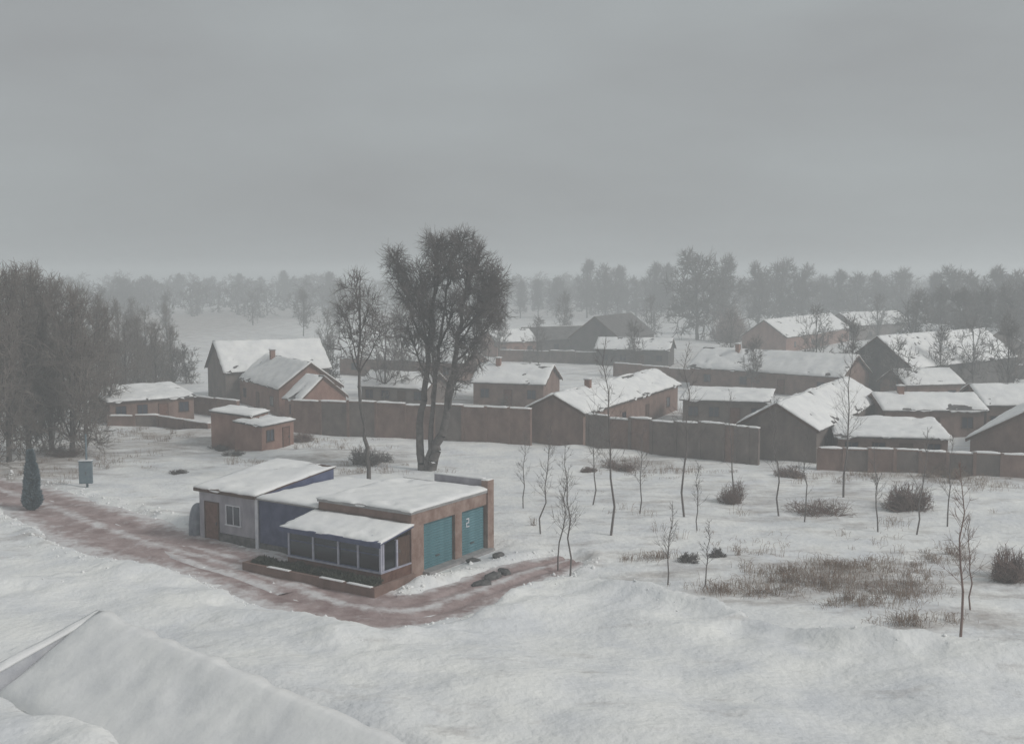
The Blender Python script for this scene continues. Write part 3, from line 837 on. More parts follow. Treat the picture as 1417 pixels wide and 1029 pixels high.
def grow_tree(seed, trunks, lobes, n_sub=14, n_twig=8, twig_len=1.3, twig_r=0.025, up=0.5, limb_r=0.14, fork=(0.35, 0.95), two=True, sub_r=0.05):
    """trunks: list of (points, r0, r1); lobes: list of (centre, (rx, ry, rz), density). Returns trunk segs, crown segs"""
    rng = np.random.default_rng(seed)
    T, C = [], []
    tps = []
    for pts, r0, r1 in trunks:
        dense = []
        for i in range(len(pts) - 1):
            for k in range(4):
                t = k / 4
                dense.append(np.array(pts[i]) * (1 - t) + np.array(pts[i + 1]) * t)
        dense.append(np.array(pts[-1]))
        s, pp_ = path_segs(dense, r0, r1, rng, r0 * 0.25)
        T += s
        tps.append(np.array(pp_))
    for cen, rad, den in lobes:
        cen = np.array(cen, float); rad = np.array(rad, float)
        # nearest trunk, a fork below the lobe
        tp = min(tps, key=lambda q: np.min(np.linalg.norm(q - cen, axis=1) + 0.6 * np.maximum(q[:, 2] - cen[2], 0)))
        zt = tp[:, 2]
        lo, hi = zt[0] + (zt[-1] - zt[0]) * fork[0], zt[0] + (zt[-1] - zt[0]) * fork[1]
        want = np.clip(cen[2] - np.linalg.norm((cen - tp[-1])[:2]) * 1.1 - rad[2] * rng.uniform(0.6, 1.2), lo, hi)
        st = tp[np.argmin(np.abs(zt - want))]
        mid = (st + cen) / 2 + np.array([0, 0, -0.08 * np.linalg.norm(cen - st)]) + rng.normal(0, 0.06 * np.linalg.norm(cen - st), 3)
        q = []
        for k in range(7):
            t = k / 6
            q.append(st * (1 - t) ** 2 + 2 * mid * t * (1 - t) + cen * t * t)
        s, qp_ = path_segs(q, limb_r, limb_r * 0.35, rng, limb_r * 0.5)
        T += s
        q = np.array(qp_)
        ns = max(3, int(n_sub * den))
        dirs = unit(rng.normal(0, 1, (ns, 3)) + np.array([0, 0, 0.25]))
        end = cen + dirs * rad * (rng.uniform(0.35, 1.0, (ns, 1)) ** 0.5)
        sta = q[rng.integers(3, 7, ns)]
        m1 = sta * 0.55 + end * 0.45 + rng.normal(0, 0.12, (ns, 3)) * np.linalg.norm(end - sta, axis=1, keepdims=True)
        C.append(np.concatenate([sta, m1, np.full((ns, 1), sub_r), np.full((ns, 1), sub_r * 0.7)], 1))
        C.append(np.concatenate([m1, end, np.full((ns, 1), sub_r * 0.7), np.full((ns, 1), sub_r * 0.35)], 1))
        nt_ = ns * n_twig
        k = np.repeat(np.arange(ns), n_twig)
        t = rng.uniform(0.15, 1.05, (nt_, 1))
        b0 = m1[k] * (1 - t) + end[k] * t
        dv = unit(unit((b0 - cen) / rad) * 0.6 + np.array([0, 0, up]) + rng.normal(0, 0.55, (nt_, 3)))
        ln = twig_len * rng.uniform(0.45, 1.15, (nt_, 1))
        b1 = b0 + dv * ln * 0.55
        tw = twig_r * rng.uniform(0.45, 1.5, (nt_, 1))
        C.append(np.concatenate([b0, b1, tw, tw * 0.7], 1))
        if two:
            b2 = b1 + unit(dv + rng.normal(0, 0.45, (nt_, 3)) + np.array([0, 0, up * 0.3])) * ln * 0.5
            C.append(np.concatenate([b1, b2, tw * 0.7, tw * 0.25], 1))
            b3 = b1 + unit(dv + rng.normal(0, 0.8, (nt_, 3))) * ln * 0.4
            C.append(np.concatenate([b1, b3, tw * 0.6, tw * 0.25], 1))
    return np.array(T), np.concatenate(C)


def tree_objs(name, label, T, C, loc=(0, 0, 0), m='twig', group=None, cat='tree'):
    t = empty(name, loc)
    tag(t, label, cat, group)
    mesh_obj('trunk', np_mesh('trunk', *tubes(T, 6)), 'bark', t, smooth=True)
    mesh_obj('crown', np_mesh('crown', *tubes(C, 3)), m, t)
    return t


def dup(root, loc, rz=0.0, sc=(1, 1, 1), label=None, group=None):
    r = root.copy(); COL.objects.link(r)
    r.location = loc; r.rotation_euler = (0, 0, rz); r.scale = sc
    if label: r['label'] = label
    if group: r['group'] = group
    for ch in list(root.children):
        c = ch.copy(); COL.objects.link(c); c.parent = r
        for g_ in list(ch.children):
            d = g_.copy(); COL.objects.link(d); d.parent = c
    return r


def px_lobes(base, d, items, rng):
    out = []
    for px, py, rx, ry, den in items:
        dd = d + rng.uniform(-1.6, 1.6)
        c = PD(px, py, dd) - base
        out.append(((c.x, c.y, c.z), (rx * d / F, rx * d / F * 1.0, ry * d / F), den))
    return out


def px_path(base, d, items):
    return [tuple(PD(px, py, d + o) - base) for px, py, o in items]


# the great forked tree behind the shop
rng0 = np.random.default_rng(5)
bt = P(592, 652); dB = bt.y
trk = [(px_path(bt, dB, [(596, 656, 0), (606, 615, -0.2), (622, 560, -0.5), (628, 500, -0.4), (640, 430, 0), (646, 372, 0)]), 0.48, 0.08),
       (px_path(bt, dB, [(584, 655, 0.3), (580, 600, 0.6), (586, 540, 0.8), (596, 460, 0.7), (602, 400, 0.5), (606, 348, 0.3)]), 0.42, 0.08),
       (px_path(bt, dB, [(590, 652, 0.1), (597, 590, 0.2), (602, 520, 0.3), (614, 440, 0.1), (622, 370, 0.1)]), 0.3, 0.06)]
lb = px_lobes(bt, dB, [(604, 340, 22, 20, 1.0), (636, 340, 26, 20, 1.1), (662, 358, 22, 22, 1.0), (682, 385, 18, 24, 1.0), (650, 385, 30, 26, 1.0), (626, 365, 28, 24, 1.0),
                       (606, 380, 24, 26, 0.9), (680, 420, 20, 24, 0.8), (655, 425, 26, 26, 0.8), (625, 425, 28, 28, 0.8), (595, 425, 22, 28, 0.7), (578, 415, 22, 26, 0.9), (580, 385, 18, 24, 0.7), (562, 405, 16, 20, 0.5),
                       (546, 360, 14, 17, 0.9), (550, 385, 12, 16, 0.5), (672, 455, 22, 24, 0.7), (634, 465, 30, 24, 0.8), (595, 468, 26, 26, 0.75), (692, 402, 12, 18, 0.7), (655, 492, 26, 22, 0.7), (600, 505, 26, 24, 0.7), (565, 455, 22, 24, 0.7), (630, 525, 28, 22, 0.5), (690, 430, 14, 20, 0.6)], rng0)
T, C = grow_tree(11, trk, lb, n_sub=40, n_twig=10, twig_len=1.15, twig_r=0.022, up=0.15, limb_r=0.12, sub_r=0.055, fork=(0.3, 0.9))
tree_objs('great_tree', 'great bare forked tree with domed crown towering behind the shop', T, C, tuple(bt))

cb = P(509, 672)
trk = [(px_path(cb, cb.y, [(511, 674, 0), (508, 620, 0.1), (499, 560, 0.2), (496, 500, 0.3), (498, 440, 0.2), (497, 395, 0)]), 0.2, 0.05)]
lb = px_lobes(cb, cb.y, [(490, 400, 20, 24, 1), (510, 425, 24, 26, 1), (480, 435, 22, 24, 1), (505, 460, 28, 24, 1), (530, 450, 22, 24, 0.8), (485, 480, 20, 20, 0.6)], rng0)
T, C = grow_tree(12, trk, lb, n_sub=18, n_twig=8, twig_len=1.2, twig_r=0.022, limb_r=0.07, sub_r=0.03)
tree_objs('slender_tree', 'slender bare tree with wispy crown standing beside the great tree', T, C, tuple(cb))


def generic_tree(seed, h, cr, clear=0.3, n_lobes=8, n_sub=12, n_twig=7, twig_len=1.2, twig_r=0.03, upright=1.0, trunk_r=0.22, two=True, fork=(0.3, 0.9), sub_r=0.05):
    rng = np.random.default_rng(seed)
    lean = rng.normal(0, 0.25, 2)
    top = h * 0.86
    tr = [([(0, 0, -0.4), (lean[0] * 0.3, lean[1] * 0.3, h * 0.25), (lean[0], lean[1], h * 0.55), (lean[0] * 1.5, lean[1] * 1.2, top)], trunk_r, trunk_r * 0.25)]
    lobes = []
    for i in range(n_lobes):
        f = (i + 0.5) / n_lobes
        z = h * (clear + (0.97 - clear) * f)
        prof = math.sin(math.pi * min(1, 0.18 + f * 0.78)) ** 0.7
        a = i * 2.4 + rng.uniform(0, 1)
        rr = cr * prof * rng.uniform(0.35, 0.65)
        rad = cr * prof * rng.uniform(0.45, 0.65) + 0.3
        lobes.append(((lean[0] + rr * math.cos(a), lean[1] + rr * math.sin(a), z - rad * 0.25), (rad, rad, rad * (0.9 + 0.5 * upright)), rng.uniform(0.7, 1.3)))
    return grow_tree(seed + 100, tr, lobes, n_sub, n_twig, twig_len, twig_r, 0.5 * upright, trunk_r * 0.4, fork, two, sub_r)


# bare thicket on the village edge beside the blue cabinet
thick_group = 'bare trees of the dense thicket by the muddy road'
T_lab = ['tall upright bare tree in the dense thicket by the muddy road', 'broad bare tree with tangled twigs in the dense thicket by the muddy road', 'leaning multi-branched bare tree in the dense thicket by the muddy road']
protos = []
for i, (h, c, u_) in enumerate([(16.5, 3.2, 1.3), (15, 4.2, 0.9), (14, 3.6, 1.1)]):
    T, C = generic_tree(30 + i, h, c, 0.1, 11, 17, 8, 1.3, 0.027, u_, 0.24, fork=(0.12, 0.9))
    protos.append((T, C, h))
spots = [(12, 640, 372, 0), (40, 628, 372, 1), (72, 625, 385, 0), (100, 632, 402, 2), (-15, 610, 365, 1), (58, 600, 380, 2), (118, 606, 408, 1), (22, 590, 370, 0),
         (88, 585, 384, 0), (-30, 650, 360, 2), (145, 585, 425, 2), (140, 560, 410, 0), (110, 560, 392, 1), (48, 565, 368, 2), (0, 570, 368, 1), (175, 552, 440, 1), (192, 545, 436, 1), (216, 540, 446, 2), (240, 532, 450, 0), (165, 520, 415, 0), (202, 505, 424, 1), (185, 485, 412, 2), (232, 490, 420, 0)]
first = {}
for i, (px, py, ty, k) in enumerate(spots):
    b = P(px, py)
    top = PD(px, ty, b.y).z
    s = top / protos[k][2]
    z = g1(b.x, b.y) - 0.05
    if k not in first:
        first[k] = tree_objs('bare_tree', T_lab[k], protos[k][0], protos[k][1], (b.x, b.y, z), m='twig_warm', group=thick_group)
        first[k].scale = (s * 1.0, s * 1.0, s)
    else:
        dup(first[k], (b.x, b.y, z), i * 1.9, (s, s, s))

# dark scrub in front of the big barn
SCR = []
for i, (px, py, ty) in enumerate([(170, 540, 478), (205, 536, 482), (238, 534, 486), (258, 530, 480), (190, 528, 470), (225, 524, 474)]):
    b = P(px, py)
    top = PD(px, ty, b.y).z
    if i == 0:
        T, C = generic_tree(60, 7.0, 3.0, 0.05, 8, 14, 8, 1.1, 0.035, 0.8, 0.12, fork=(0.05, 0.8))
        sb = tree_objs('bare_scrub_tree', 'low bushy bare tree in the dark scrub before the large barn', T, C, (b.x, b.y, 0), group='scrub trees before the large barn')
        sb.scale = (top / 7,) * 3
    else:
        dup(sb, (b.x, b.y, 0), i * 2.2, (top / 7 * 1.1, top / 7 * 1.1, top / 7))

# trees along the skyline: three rounded, two upright kinds
far_protos = []
for i, (h, c, u_, n) in enumerate([(13, 4.6, 0.7, 9), (14, 3.0, 1.3, 9), (12, 5.2, 0.5, 10)]):
    far_protos.append((generic_tree(70 + i, h, c, 0.2, n, 17, 9, 1.5, 0.055, u_, 0.28, sub_r=0.08), h))
SKY = [(965, 470, 350, 2, 'broad bare tree rising highest above the village roofs on the skyline'), (1000, 462, 356, 0, None), (812, 440, 362, 1, None), (838, 444, 368, 0, None),
       (855, 440, 370, 1, None), (905, 445, 366, 1, None), (925, 445, 368, 1, None), (1050, 458, 366, 0, None), (1080, 455, 362, 2, None), (1110, 455, 368, 0, None),
       (1160, 450, 376, 1, None), (1185, 452, 380, 2, None), (1215, 450, 378, 0, None), (1245, 452, 374, 2, None), (1290, 458, 380, 1, None), (1318, 465, 372, 2, None),
       (1345, 470, 378, 0, None), (1380, 468, 372, 1, None), (1405, 472, 378, 2, None), (1430, 470, 372, 0, None), (770, 440, 384, 0, None), (745, 438, 388, 1, None),
       (395, 425, 376, 1, None), (425, 428, 382, 0, None), (455, 432, 378, 1, None), (360, 424, 384, 0, None), (250, 425, 380, 1, None), (290, 424, 384, 2, None),
       (205, 430, 382, 0, None), (330, 424, 380, 1, None), (170, 436, 384, 2, None), (880, 440, 384, 0, None), (1140, 448, 384, 0, None), (720, 440, 390, 1, None),
       (1265, 500, 405, 0, None), (1360, 500, 400, 2, None), (1395, 505, 396, 0, None), (1330, 505, 402, 1, None), (1415, 495, 384, 0, None), (1300, 492, 398, 1, None)]
F_lab = ['hazy round crowned bare tree in the skyline row', 'hazy upright bare tree in the skyline row', 'hazy broad crowned bare tree in the skyline row']
first = {}
for i, (px, py, ty, k, lab) in enumerate(SKY):
    b = P(px, py)
    top = PD(px, ty, b.y).z
    (T, C), h = far_protos[k]
    s = top / h
    if k not in first:
        first[k] = tree_objs('skyline_tree', lab or F_lab[k], T, C, (b.x, b.y, 0), group='trees along the skyline')
        first[k].scale = (s, s, s)
    else:
        dup(first[k], (b.x, b.y, 0), i * 1.3, (s * 1.05, s * 1.05, s), lab or F_lab[k])

# small bare trees standing among the houses
VT = [(455, 545, 468, 0), (532, 562, 440, 1), (560, 550, 425, 0), (662, 548, 468, 1), (690, 500, 425, 0), (745, 508, 440, 1), (880, 520, 445, 0), (900, 472, 410, 1),
      (1040, 545, 468, 0), (1130, 520, 425, 1), (1180, 545, 440, 0), (1240, 562, 470, 1), (1300, 545, 452, 0), (1345, 540, 445, 1), (1392, 560, 440, 0), (140, 470, 400, 1),
      (230, 462, 405, 0), (350, 450, 408, 1), (420, 465, 402, 0), (470, 470, 395, 1), (180, 500, 430, 0), (1010, 500, 430, 1), (780, 470, 405, 0), (1215, 480, 408, 1), (455, 500, 430, 1), (600, 500, 420, 0)]
V_lab = ['small bare tree behind the small red brick gable',
         'small bare tree inside the long courtyard wall just behind the great tree',
         'small bare tree behind the low snow roofed house in the courtyard',
         'small bare tree at the corner of the brown courtyard house',
         'small bare tree in front of the small brown cottage',
         'small bare tree by the distant yard wall below the small cottage',
         'small bare tree between the low village wall and the wide brown house',
         'small bare tree beside the dark walled long house',
         'small bare tree between the low grey lean-to and the wide brown house',
         'small bare tree in front of the wide brown house near its chimneyless end',
         'small bare tree under the gable of the big dark barn',
         'small bare tree behind the shallow roofed brown house near the yard wall',
         'small bare tree before the long wall of the big dark barn',
         'small bare tree in front of the snow roof of the big dark barn',
         'small bare tree behind the bluish snow roof',
         'small lone bare tree in the hazy field beyond the thicket',
         'small bare tree at the edge of the hazy field behind the scrub',
         'small bare tree behind the ridge of the large barn with broad snow slope',
         'small bare tree behind the far gable of the large snow-sloped barn',
         'small bare tree in the hazy field beside the slender tree crown',
         'small bare tree between the thicket and the large snow-sloped barn',
         'small bare tree growing through the line of the wide brown house roof',
         'small bare tree in front of the long dark outbuilding',
         'small bare tree between the distant low house and the broad farmhouse',
         'small bare tree at the end of the long half hidden brown house',
         'small bare tree in front of the long half hidden brown house behind the great tree']
vp = [(generic_tree(80, 9, 1.9, 0.2, 8, 12, 7, 1.0, 0.03, 1.2, 0.13, sub_r=0.04), 9), (generic_tree(81, 9, 2.7, 0.2, 8, 12, 7, 1.0, 0.03, 0.7, 0.14, sub_r=0.04), 9)]
first = {}
for i, (px, py, ty, k) in enumerate(VT):
    b = P(px, py)
    s = PD(px, ty, b.y).z / 9
    if k not in first:
        first[k] = tree_objs('village_tree', V_lab[i], vp[k][0][0], vp[k][0][1], (b.x, b.y, 0), group='bare trees among the village houses')
        first[k].scale = (s, s, s)
    else:
        dup(first[k], (b.x, b.y, 0), i * 1.7, (s, s, s), V_lab[i])

# far wood beyond, one hazy mass
(T, C) = generic_tree(90, 12, 4.5, 0.1, 7, 6, 6, 2.2, 0.1, 0.9, 0.3, two=False, sub_r=0.12)
fv, fq = tubes(np.concatenate([T, C]), 3)
rngf = np.random.default_rng(9)
VV, QQ = [], []
for i in range(420):
    dd = rngf.uniform(430, 760)
    xx = (i / 419 - 0.5) * 2 * 0.62 * dd + rngf.normal(0, 10)
    s = rngf.uniform(0.85, 1.35) * (0.95 + 0.35 * (dd - 430) / 330)
    a = rngf.uniform(0, 6.28)
    c_, s_ = math.cos(a), math.sin(a)
    v = fv * np.array([s * 1.6, s * 1.6, s])
    v = np.stack([v[:, 0] * c_ - v[:, 1] * s_ + xx, v[:, 0] * s_ + v[:, 1] * c_ + dd, v[:, 2]], -1)
    VV.append(v); QQ.append(fq + len(fv) * i)
fw = mesh_obj('far_woods', np_mesh('far_woods', np.concatenate(VV), np.concatenate(QQ)), 'twig')
tag(fw, 'grey far-off bare woods closing the horizon', 'woods', kind='stuff')


# bushes, weeds, saplings
def bush_mesh(seed, w, h, n=260, r=0.014, m='twig', flat=0.9):
    rng = np.random.default_rng(seed)
    nc = 6
    ca = rng.uniform(0, 6.28, nc); cr_ = rng.uniform(0.1, 0.36, nc) * w; ch = rng.uniform(0.45, 1.0, nc) * h; cw = rng.uniform(0.3, 0.55, nc) * w
    ki = rng.integers(0, nc, n)
    cx_, cy_ = np.cos(ca[ki]) * cr_[ki], np.sin(ca[ki]) * cr_[ki]
    st = np.stack([cx_ * 0.7 + rng.normal(0, w * 0.05, n), cy_ * 0.7 + rng.normal(0, w * 0.05, n), np.full(n, -0.05)], -1)
    a = rng.uniform(0, 6.28, n); q = np.sqrt(rng.uniform(0, 1, n))
    en = np.stack([cx_ + np.cos(a) * q * cw[ki] / 2, cy_ + np.sin(a) * q * cw[ki] / 2, ch[ki] * np.sqrt(np.clip(1 - flat * q ** 2, 0.05, 1)) * rng.uniform(0.35, 1.1, n)], -1)
    mid = st * 0.4 + en * 0.6 + rng.normal(0, 0.05 * w, (n, 3)); mid[:, 2] = np.maximum(mid[:, 2] * 0.9, 0.02)
    S = [np.concatenate([st, mid, np.full((n, 1), r * 1.3), np.full((n, 1), r)], 1), np.concatenate([mid, en, np.full((n, 1), r), np.full((n, 1), r * 0.5)], 1)]
    k = np.repeat(np.arange(n), 3)
    t = rng.uniform(0.2, 1, (len(k), 1))
    b0 = mid[k] * (1 - t) + en[k] * t
    b1 = b0 + unit(en[k] - mid[k] + rng.normal(0, 0.35 * h, (len(k), 3))) * h * 0.22 * rng.uniform(0.5, 1.2, (len(k), 1))
    S.append(np.concatenate([b0, b1, np.full((len(k), 1), r * 0.7), np.full((len(k), 1), r * 0.35)], 1))
    return np_mesh('bush', *tubes(np.concatenate(S), 3))


def bush(label, px, py, wpx, hpx, seed, m='twig', n=260, r=0.016, group=None, name='bare_bush'):
    b = P(px, py)
    k = b.y / F
    o = mesh_obj(name, bush_mesh(seed, wpx * k * 1.15, hpx * k * 0.8, n, r), m)
    o.location = (b.x, b.y, g1(b.x, b.y) - 0.02)
    o.rotation_euler.z = seed
    return tag(o, label, 'bush', group)


bush('round brown bare bush against the grey courtyard wall', 1017, 695, 46, 56, 1, 'twig_red', 210, 0.015)
bush('wide flat bare bush sprawling between the saplings in the snow field', 1132, 710, 96, 34, 2, 'twig_red', 210, 0.015)
bush('bare bush with open twigs at the foot of the leaning sapling near the flat shed', 1255, 705, 76, 52, 3, 'twig_red', 420, 0.02)
bush('dense brown bush alone beside the bank of the snow field', 1398, 800, 62, 58, 4, 'twig_red', 420, 0.018)
bush('small dark tussock at the end of the short tussock row', 950, 780, 36, 17, 5, 'twig', 200)
bush('small dark tussock leaning over the snow beside its twin', 996, 775, 30, 16, 6, 'twig', 200)
bush('low dry bush under the snowy mound by the grey wall', 855, 647, 60, 18, 7, 'twig_red', 240)
bush('short dry bush beside the mound at the farmhouse gable', 815, 652, 30, 14, 8, 'twig_red', 200)
bush('reddish bare bush with rounded head among the village roofs', 1010, 473, 72, 62, 9, 'twig_red', 500, 0.06)
bush('dark wind-blown bush at the foot of the slender tree', 512, 640, 64, 36, 10, 'twig', 320, 0.022)
bush('dark bush pressed against the back step of the sheds', 418, 612, 50, 22, 11, 'twig_red', 260, 0.02)
bush('dark tussock on the slope below the winding low wall', 240, 655, 34, 10, 12, 'twig', 180)
bush('twiggy shrub below the winding low wall and the stepped sheds', 300, 622, 34, 14, 13, 'twig', 180)
bush('shrub beside the corner of the stepped sheds', 322, 630, 30, 12, 14, 'twig', 180)
bush('brown shrub in front of the thicket by the blue cabinet', 92, 632, 40, 26, 15, 'twig_red', 260)
bush('scrubby bush below the gable-fronted house at the village end', 1300, 660, 70, 22, 16, 'weed', 210, 0.015)
bush('tawny bush against the gable-fronted house wall', 1385, 655, 70, 36, 17, 'twig_red', 210, 0.015)
bush('bush under the grey gabled house where the walls meet', 1095, 660, 50, 20, 18, 'twig_red', 260, 0.018)
bush('dark shrub behind the long brick wall near the doorway house', 700, 560, 34, 36, 19, 'twig', 260, 0.035)

# dry weeds sticking out of the field
rngw = np.random.default_rng(44)
WS = []
for px, py, sx, sy, n in [(1080, 800, 60, 10, 420), (1190, 790, 80, 16, 560), (1120, 815, 70, 9, 420), (1260, 815, 50, 12, 420), (1210, 838, 50, 7, 300), (1000, 817, 34, 4, 160),
                          (1260, 865, 40, 5, 200), (890, 775, 26, 2, 110), (1060, 822, 30, 3, 150), (1300, 770, 40, 14, 240), (860, 640, 30, 5, 240), (940, 655, 60, 6, 240), (1200, 660, 90, 8, 400), (1340, 668, 60, 8, 340),
                          (850, 818, 32, 3, 90), (200, 605, 80, 8, 420), (130, 640, 50, 12, 300), (440, 618, 60, 8, 260), (30, 655, 40, 14, 240), (350, 640, 60, 6, 160), (520, 652, 60, 6, 160),
                          (1150, 760, 200, 40, 200), (900, 720, 150, 50, 120)]:
    for _ in range(max(3, n // 9)):
        b = P(px + rngw.normal(0, sx * 0.66), py + rngw.normal(0, sy * 0.66))
        hs_ = rngw.uniform(0.15, 0.6) ** 1.3; rad_ = rngw.uniform(0.08, 0.4)
        for _k in range(int(rngw.integers(5, 26))):
            WS.append((b.x + rngw.normal(0, rad_ * 1.4), b.y + rngw.normal(0, rad_), hs_ * rngw.uniform(0.4, 1.2), rngw.normal(0, 0.16 * hs_ + 0.03), rngw.normal(0, 0.16 * hs_ + 0.03)))
WS = np.array(WS)
wz = gh(WS[:, 0], WS[:, 1])
p0 = np.stack([WS[:, 0], WS[:, 1], wz - 0.05], -1)
p1 = np.stack([WS[:, 0] + WS[:, 3], WS[:, 1] + WS[:, 4], wz + WS[:, 2]], -1)
p2 = p1 + np.stack([WS[:, 3] * 1.2, WS[:, 4] * 1.2, WS[:, 2] * 0.2], -1)
one = np.ones((len(WS), 1))
wv = np.concatenate([np.concatenate([p0, p1, one * 0.010, one * 0.009], 1), np.concatenate([p1, p2, one * 0.012, one * 0.004], 1)])
wd_ = mesh_obj('dry_weeds', np_mesh('dry_weeds', *tubes(wv, 3)), 'weed')
tag(wd_, 'dry brown weeds poking through the snow of the field', 'weeds', kind='stuff')

# saplings in the field
SAPL = [(724, 705, 600, 'thin pale sapling next to the corner of the shop'), (748, 742, 590, 'thin sapling between the shop and the pair of saplings'),
        (772, 787, 640, 'sapling of the close pair at the bank edge, with the straighter stem'), (789, 797, 612, 'sapling of the close pair at the bank edge, with the leaning stem'),
        (820, 700, 560, 'young tree before the farmhouse gable'), (845, 745, 470, 'tall bent sapling standing before the long farmhouse'),
        (885, 712, 590, 'short sapling in the snow before the grey wall'), (924, 808, 690, 'leafless whip alone at the edge of the bank'),
        (947, 717, 478, 'tall dark sapling crossing the grey wall and the wide brown house'), (965, 735, 640, 'twig-like sapling at the foot of the tall dark sapling'),
        (1015, 695, 540, 'sapling growing through the round brown bush'), (1078, 714, 545, 'stout young tree in front of the grey gable'),
        (1113, 722, 600, 'sapling rising out of the wide flat bush'), (1167, 690, 470, 'slim sapling in front of the flat snowy shed'), (1268, 738, 590, 'leaning sapling above the bare open bush'),
        (1311, 728, 600, 'straight sapling before the brown end wall'), (1327, 932, 690, 'reddish sapling rooted on the bank itself'), (1343, 848, 720, 'short reddish sapling in the weeds behind the bank'),
        (975, 812, 720, 'broken whip standing by the small tussocks'), (1215, 735, 610, 'wavering sapling beside the leaning one')]


def sapling(px, py, ty, label, seed):
    rng = np.random.default_rng(200 + seed)
    b = P(px, py)
    h = PD(px, ty, b.y).z
    r0 = 0.02 + 0.0055 * h
    lean = rng.normal(0, 0.05 * h, 2)
    pts = [(0, 0, -0.2)]
    for k in range(1, 8):
        t = k / 7
        pts.append((lean[0] * t + rng.normal(0, 0.012 * h), lean[1] * t + rng.normal(0, 0.012 * h), h * t))
    T, pp_ = path_segs(pts, r0, 0.012, rng)
    C = []
    n = int(10 + h * 4)
    for _ in range(n):
        t = rng.uniform(0.3, 0.98)
        i = min(int(t * 7), 6); f = t * 7 - i
        s0 = pp_[i] * (1 - f) + pp_[i + 1] * f
        a = rng.uniform(0, 6.28)
        ln = h * 0.24 * (1.15 - t) * rng.uniform(0.5, 1.3) + 0.15
        d1 = unit(np.array([math.cos(a), math.sin(a), rng.uniform(0.7, 1.6)]))
        m_ = s0 + d1 * ln * 0.55
        e_ = m_ + unit(d1 + np.array([0, 0, 0.6]) + rng.normal(0, 0.2, 3)) * ln * 0.5
        C.append([*s0, *m_, 0.012, 0.009]); C.append([*m_, *e_, 0.009, 0.004])
        for _k in range(3):
            q = m_ + unit(d1 + rng.normal(0, 0.7, 3)) * ln * 0.35
            C.append([*m_, *q, 0.009, 0.004])
    red = 'reddish' in label
    t = empty('sapling', (b.x, b.y, g1(b.x, b.y)))
    tag(t, label, 'sapling', 'saplings scattered over the snow field')
    mesh_obj('trunk', np_mesh('trunk', *tubes(np.array(T), 6)), 'twig_red' if red else 'twig', t, smooth=True)
    mesh_obj('crown', np_mesh('crown', *tubes(np.array(C), 3)), 'twig_red' if red else 'twig', t)


for i, (px, py, ty, lab) in enumerate(SAPL):
    sapling(px, py, ty, lab, i)


# leafy things made of small blades: hedge and conifer
def blades(name, centers, normals, size, rng, m, parent=None, loc=(0, 0, 0), rz=0.0):
    n = len(centers)
    d = unit(normals + rng.normal(0, 0.5, (n, 3)))
    s = unit(np.cross(d, rng.normal(0, 1, (n, 3))))
    L = size * rng.uniform(0.6, 1.4, (n, 1)); W = L * 0.28
    a = centers - s * W; b = centers + s * W; c = centers + d * L
    v = np.stack([a, b, c], 1).reshape(-1, 3)
    o = mesh_obj(name, np_mesh(name, v, np.arange(3 * n).reshape(-1, 3)), m, parent)
    o.location = loc; o.rotation_euler.z = rz
    return o


def hedge_row(label, x0, x1, y0, y1, h, seed):
    rng = np.random.default_rng(seed)
    n = int(2600 * (x1 - x0) / 4)
    c = np.stack([rng.uniform(x0, x1, n), rng.uniform(y0, y1, n), rng.uniform(0, 1, n) ** 0.6 * h], -1)
    hh = 0.75 + 0.5 * vnoise(c[:, 0] / 0.8, c[:, 1] / 0.8, seed)
    c[:, 2] = 0.2 + c[:, 2] * hh
    nr = np.stack([c[:, 0] * 0, (c[:, 1] - (y0 + y1) / 2) * 1.5, c[:, 0] * 0 + 0.8], -1)
    o = blades('low_hedge', c, nr, 0.13, rng, 'hedge', None, tuple(SHOP0), RZS)
    return tag(o, label, 'hedge')


hedge_row('low olive hedge in the planter along the porch glazing', -8.8, -4.7, -3.85, -3.0, 0.5, 3)
hedge_row('low olive hedge in the planter at the porch corner', -4.4, 0.4, -3.85, -3.0, 0.45, 4)

# slim blue-grey conifer by the road
cbp = P(45, 703)
con = empty('slim_conifer', (cbp.x, cbp.y, g1(cbp.x, cbp.y)))
tag(con, 'slim blue-grey conifer with swollen foot beside the muddy road', 'tree')
rngc = np.random.default_rng(71)
zs = [0.15, 0.45, 0.75, 1.1, 1.45, 1.9, 2.5, 3.1, 3.6, 4.1, 4.5]
rs = [0.25, 0.55, 0.72, 0.72, 0.6, 0.5, 0.47, 0.40, 0.26, 0.24, 0.10]
n = 9000
z = rngc.uniform(0.15, 4.5, n)
a = rngc.uniform(0, 6.28, n)
rr = np.interp(z, zs, rs) * np.sqrt(rngc.uniform(0.25, 1.0, n)) * (1 + 0.35 * vnoise(a * 1.6, z * 1.8, 4))
cc = np.stack([np.cos(a) * rr, np.sin(a) * rr, z], -1)
nrm = np.stack([np.cos(a), np.sin(a), a * 0 + 0.9], -1)
blades('crown', cc, nrm, 0.17, rngc, 'conifer', con)
Tc, _ = path_segs([(0, 0, -0.3), (0.02, 0, 1), (0, 0.02, 2.5), (0, 0, 4.3)], 0.16, 0.03, rngc)
mesh_obj('trunk', np_mesh('trunk', *tubes(np.array(Tc), 6)), 'bark', con)

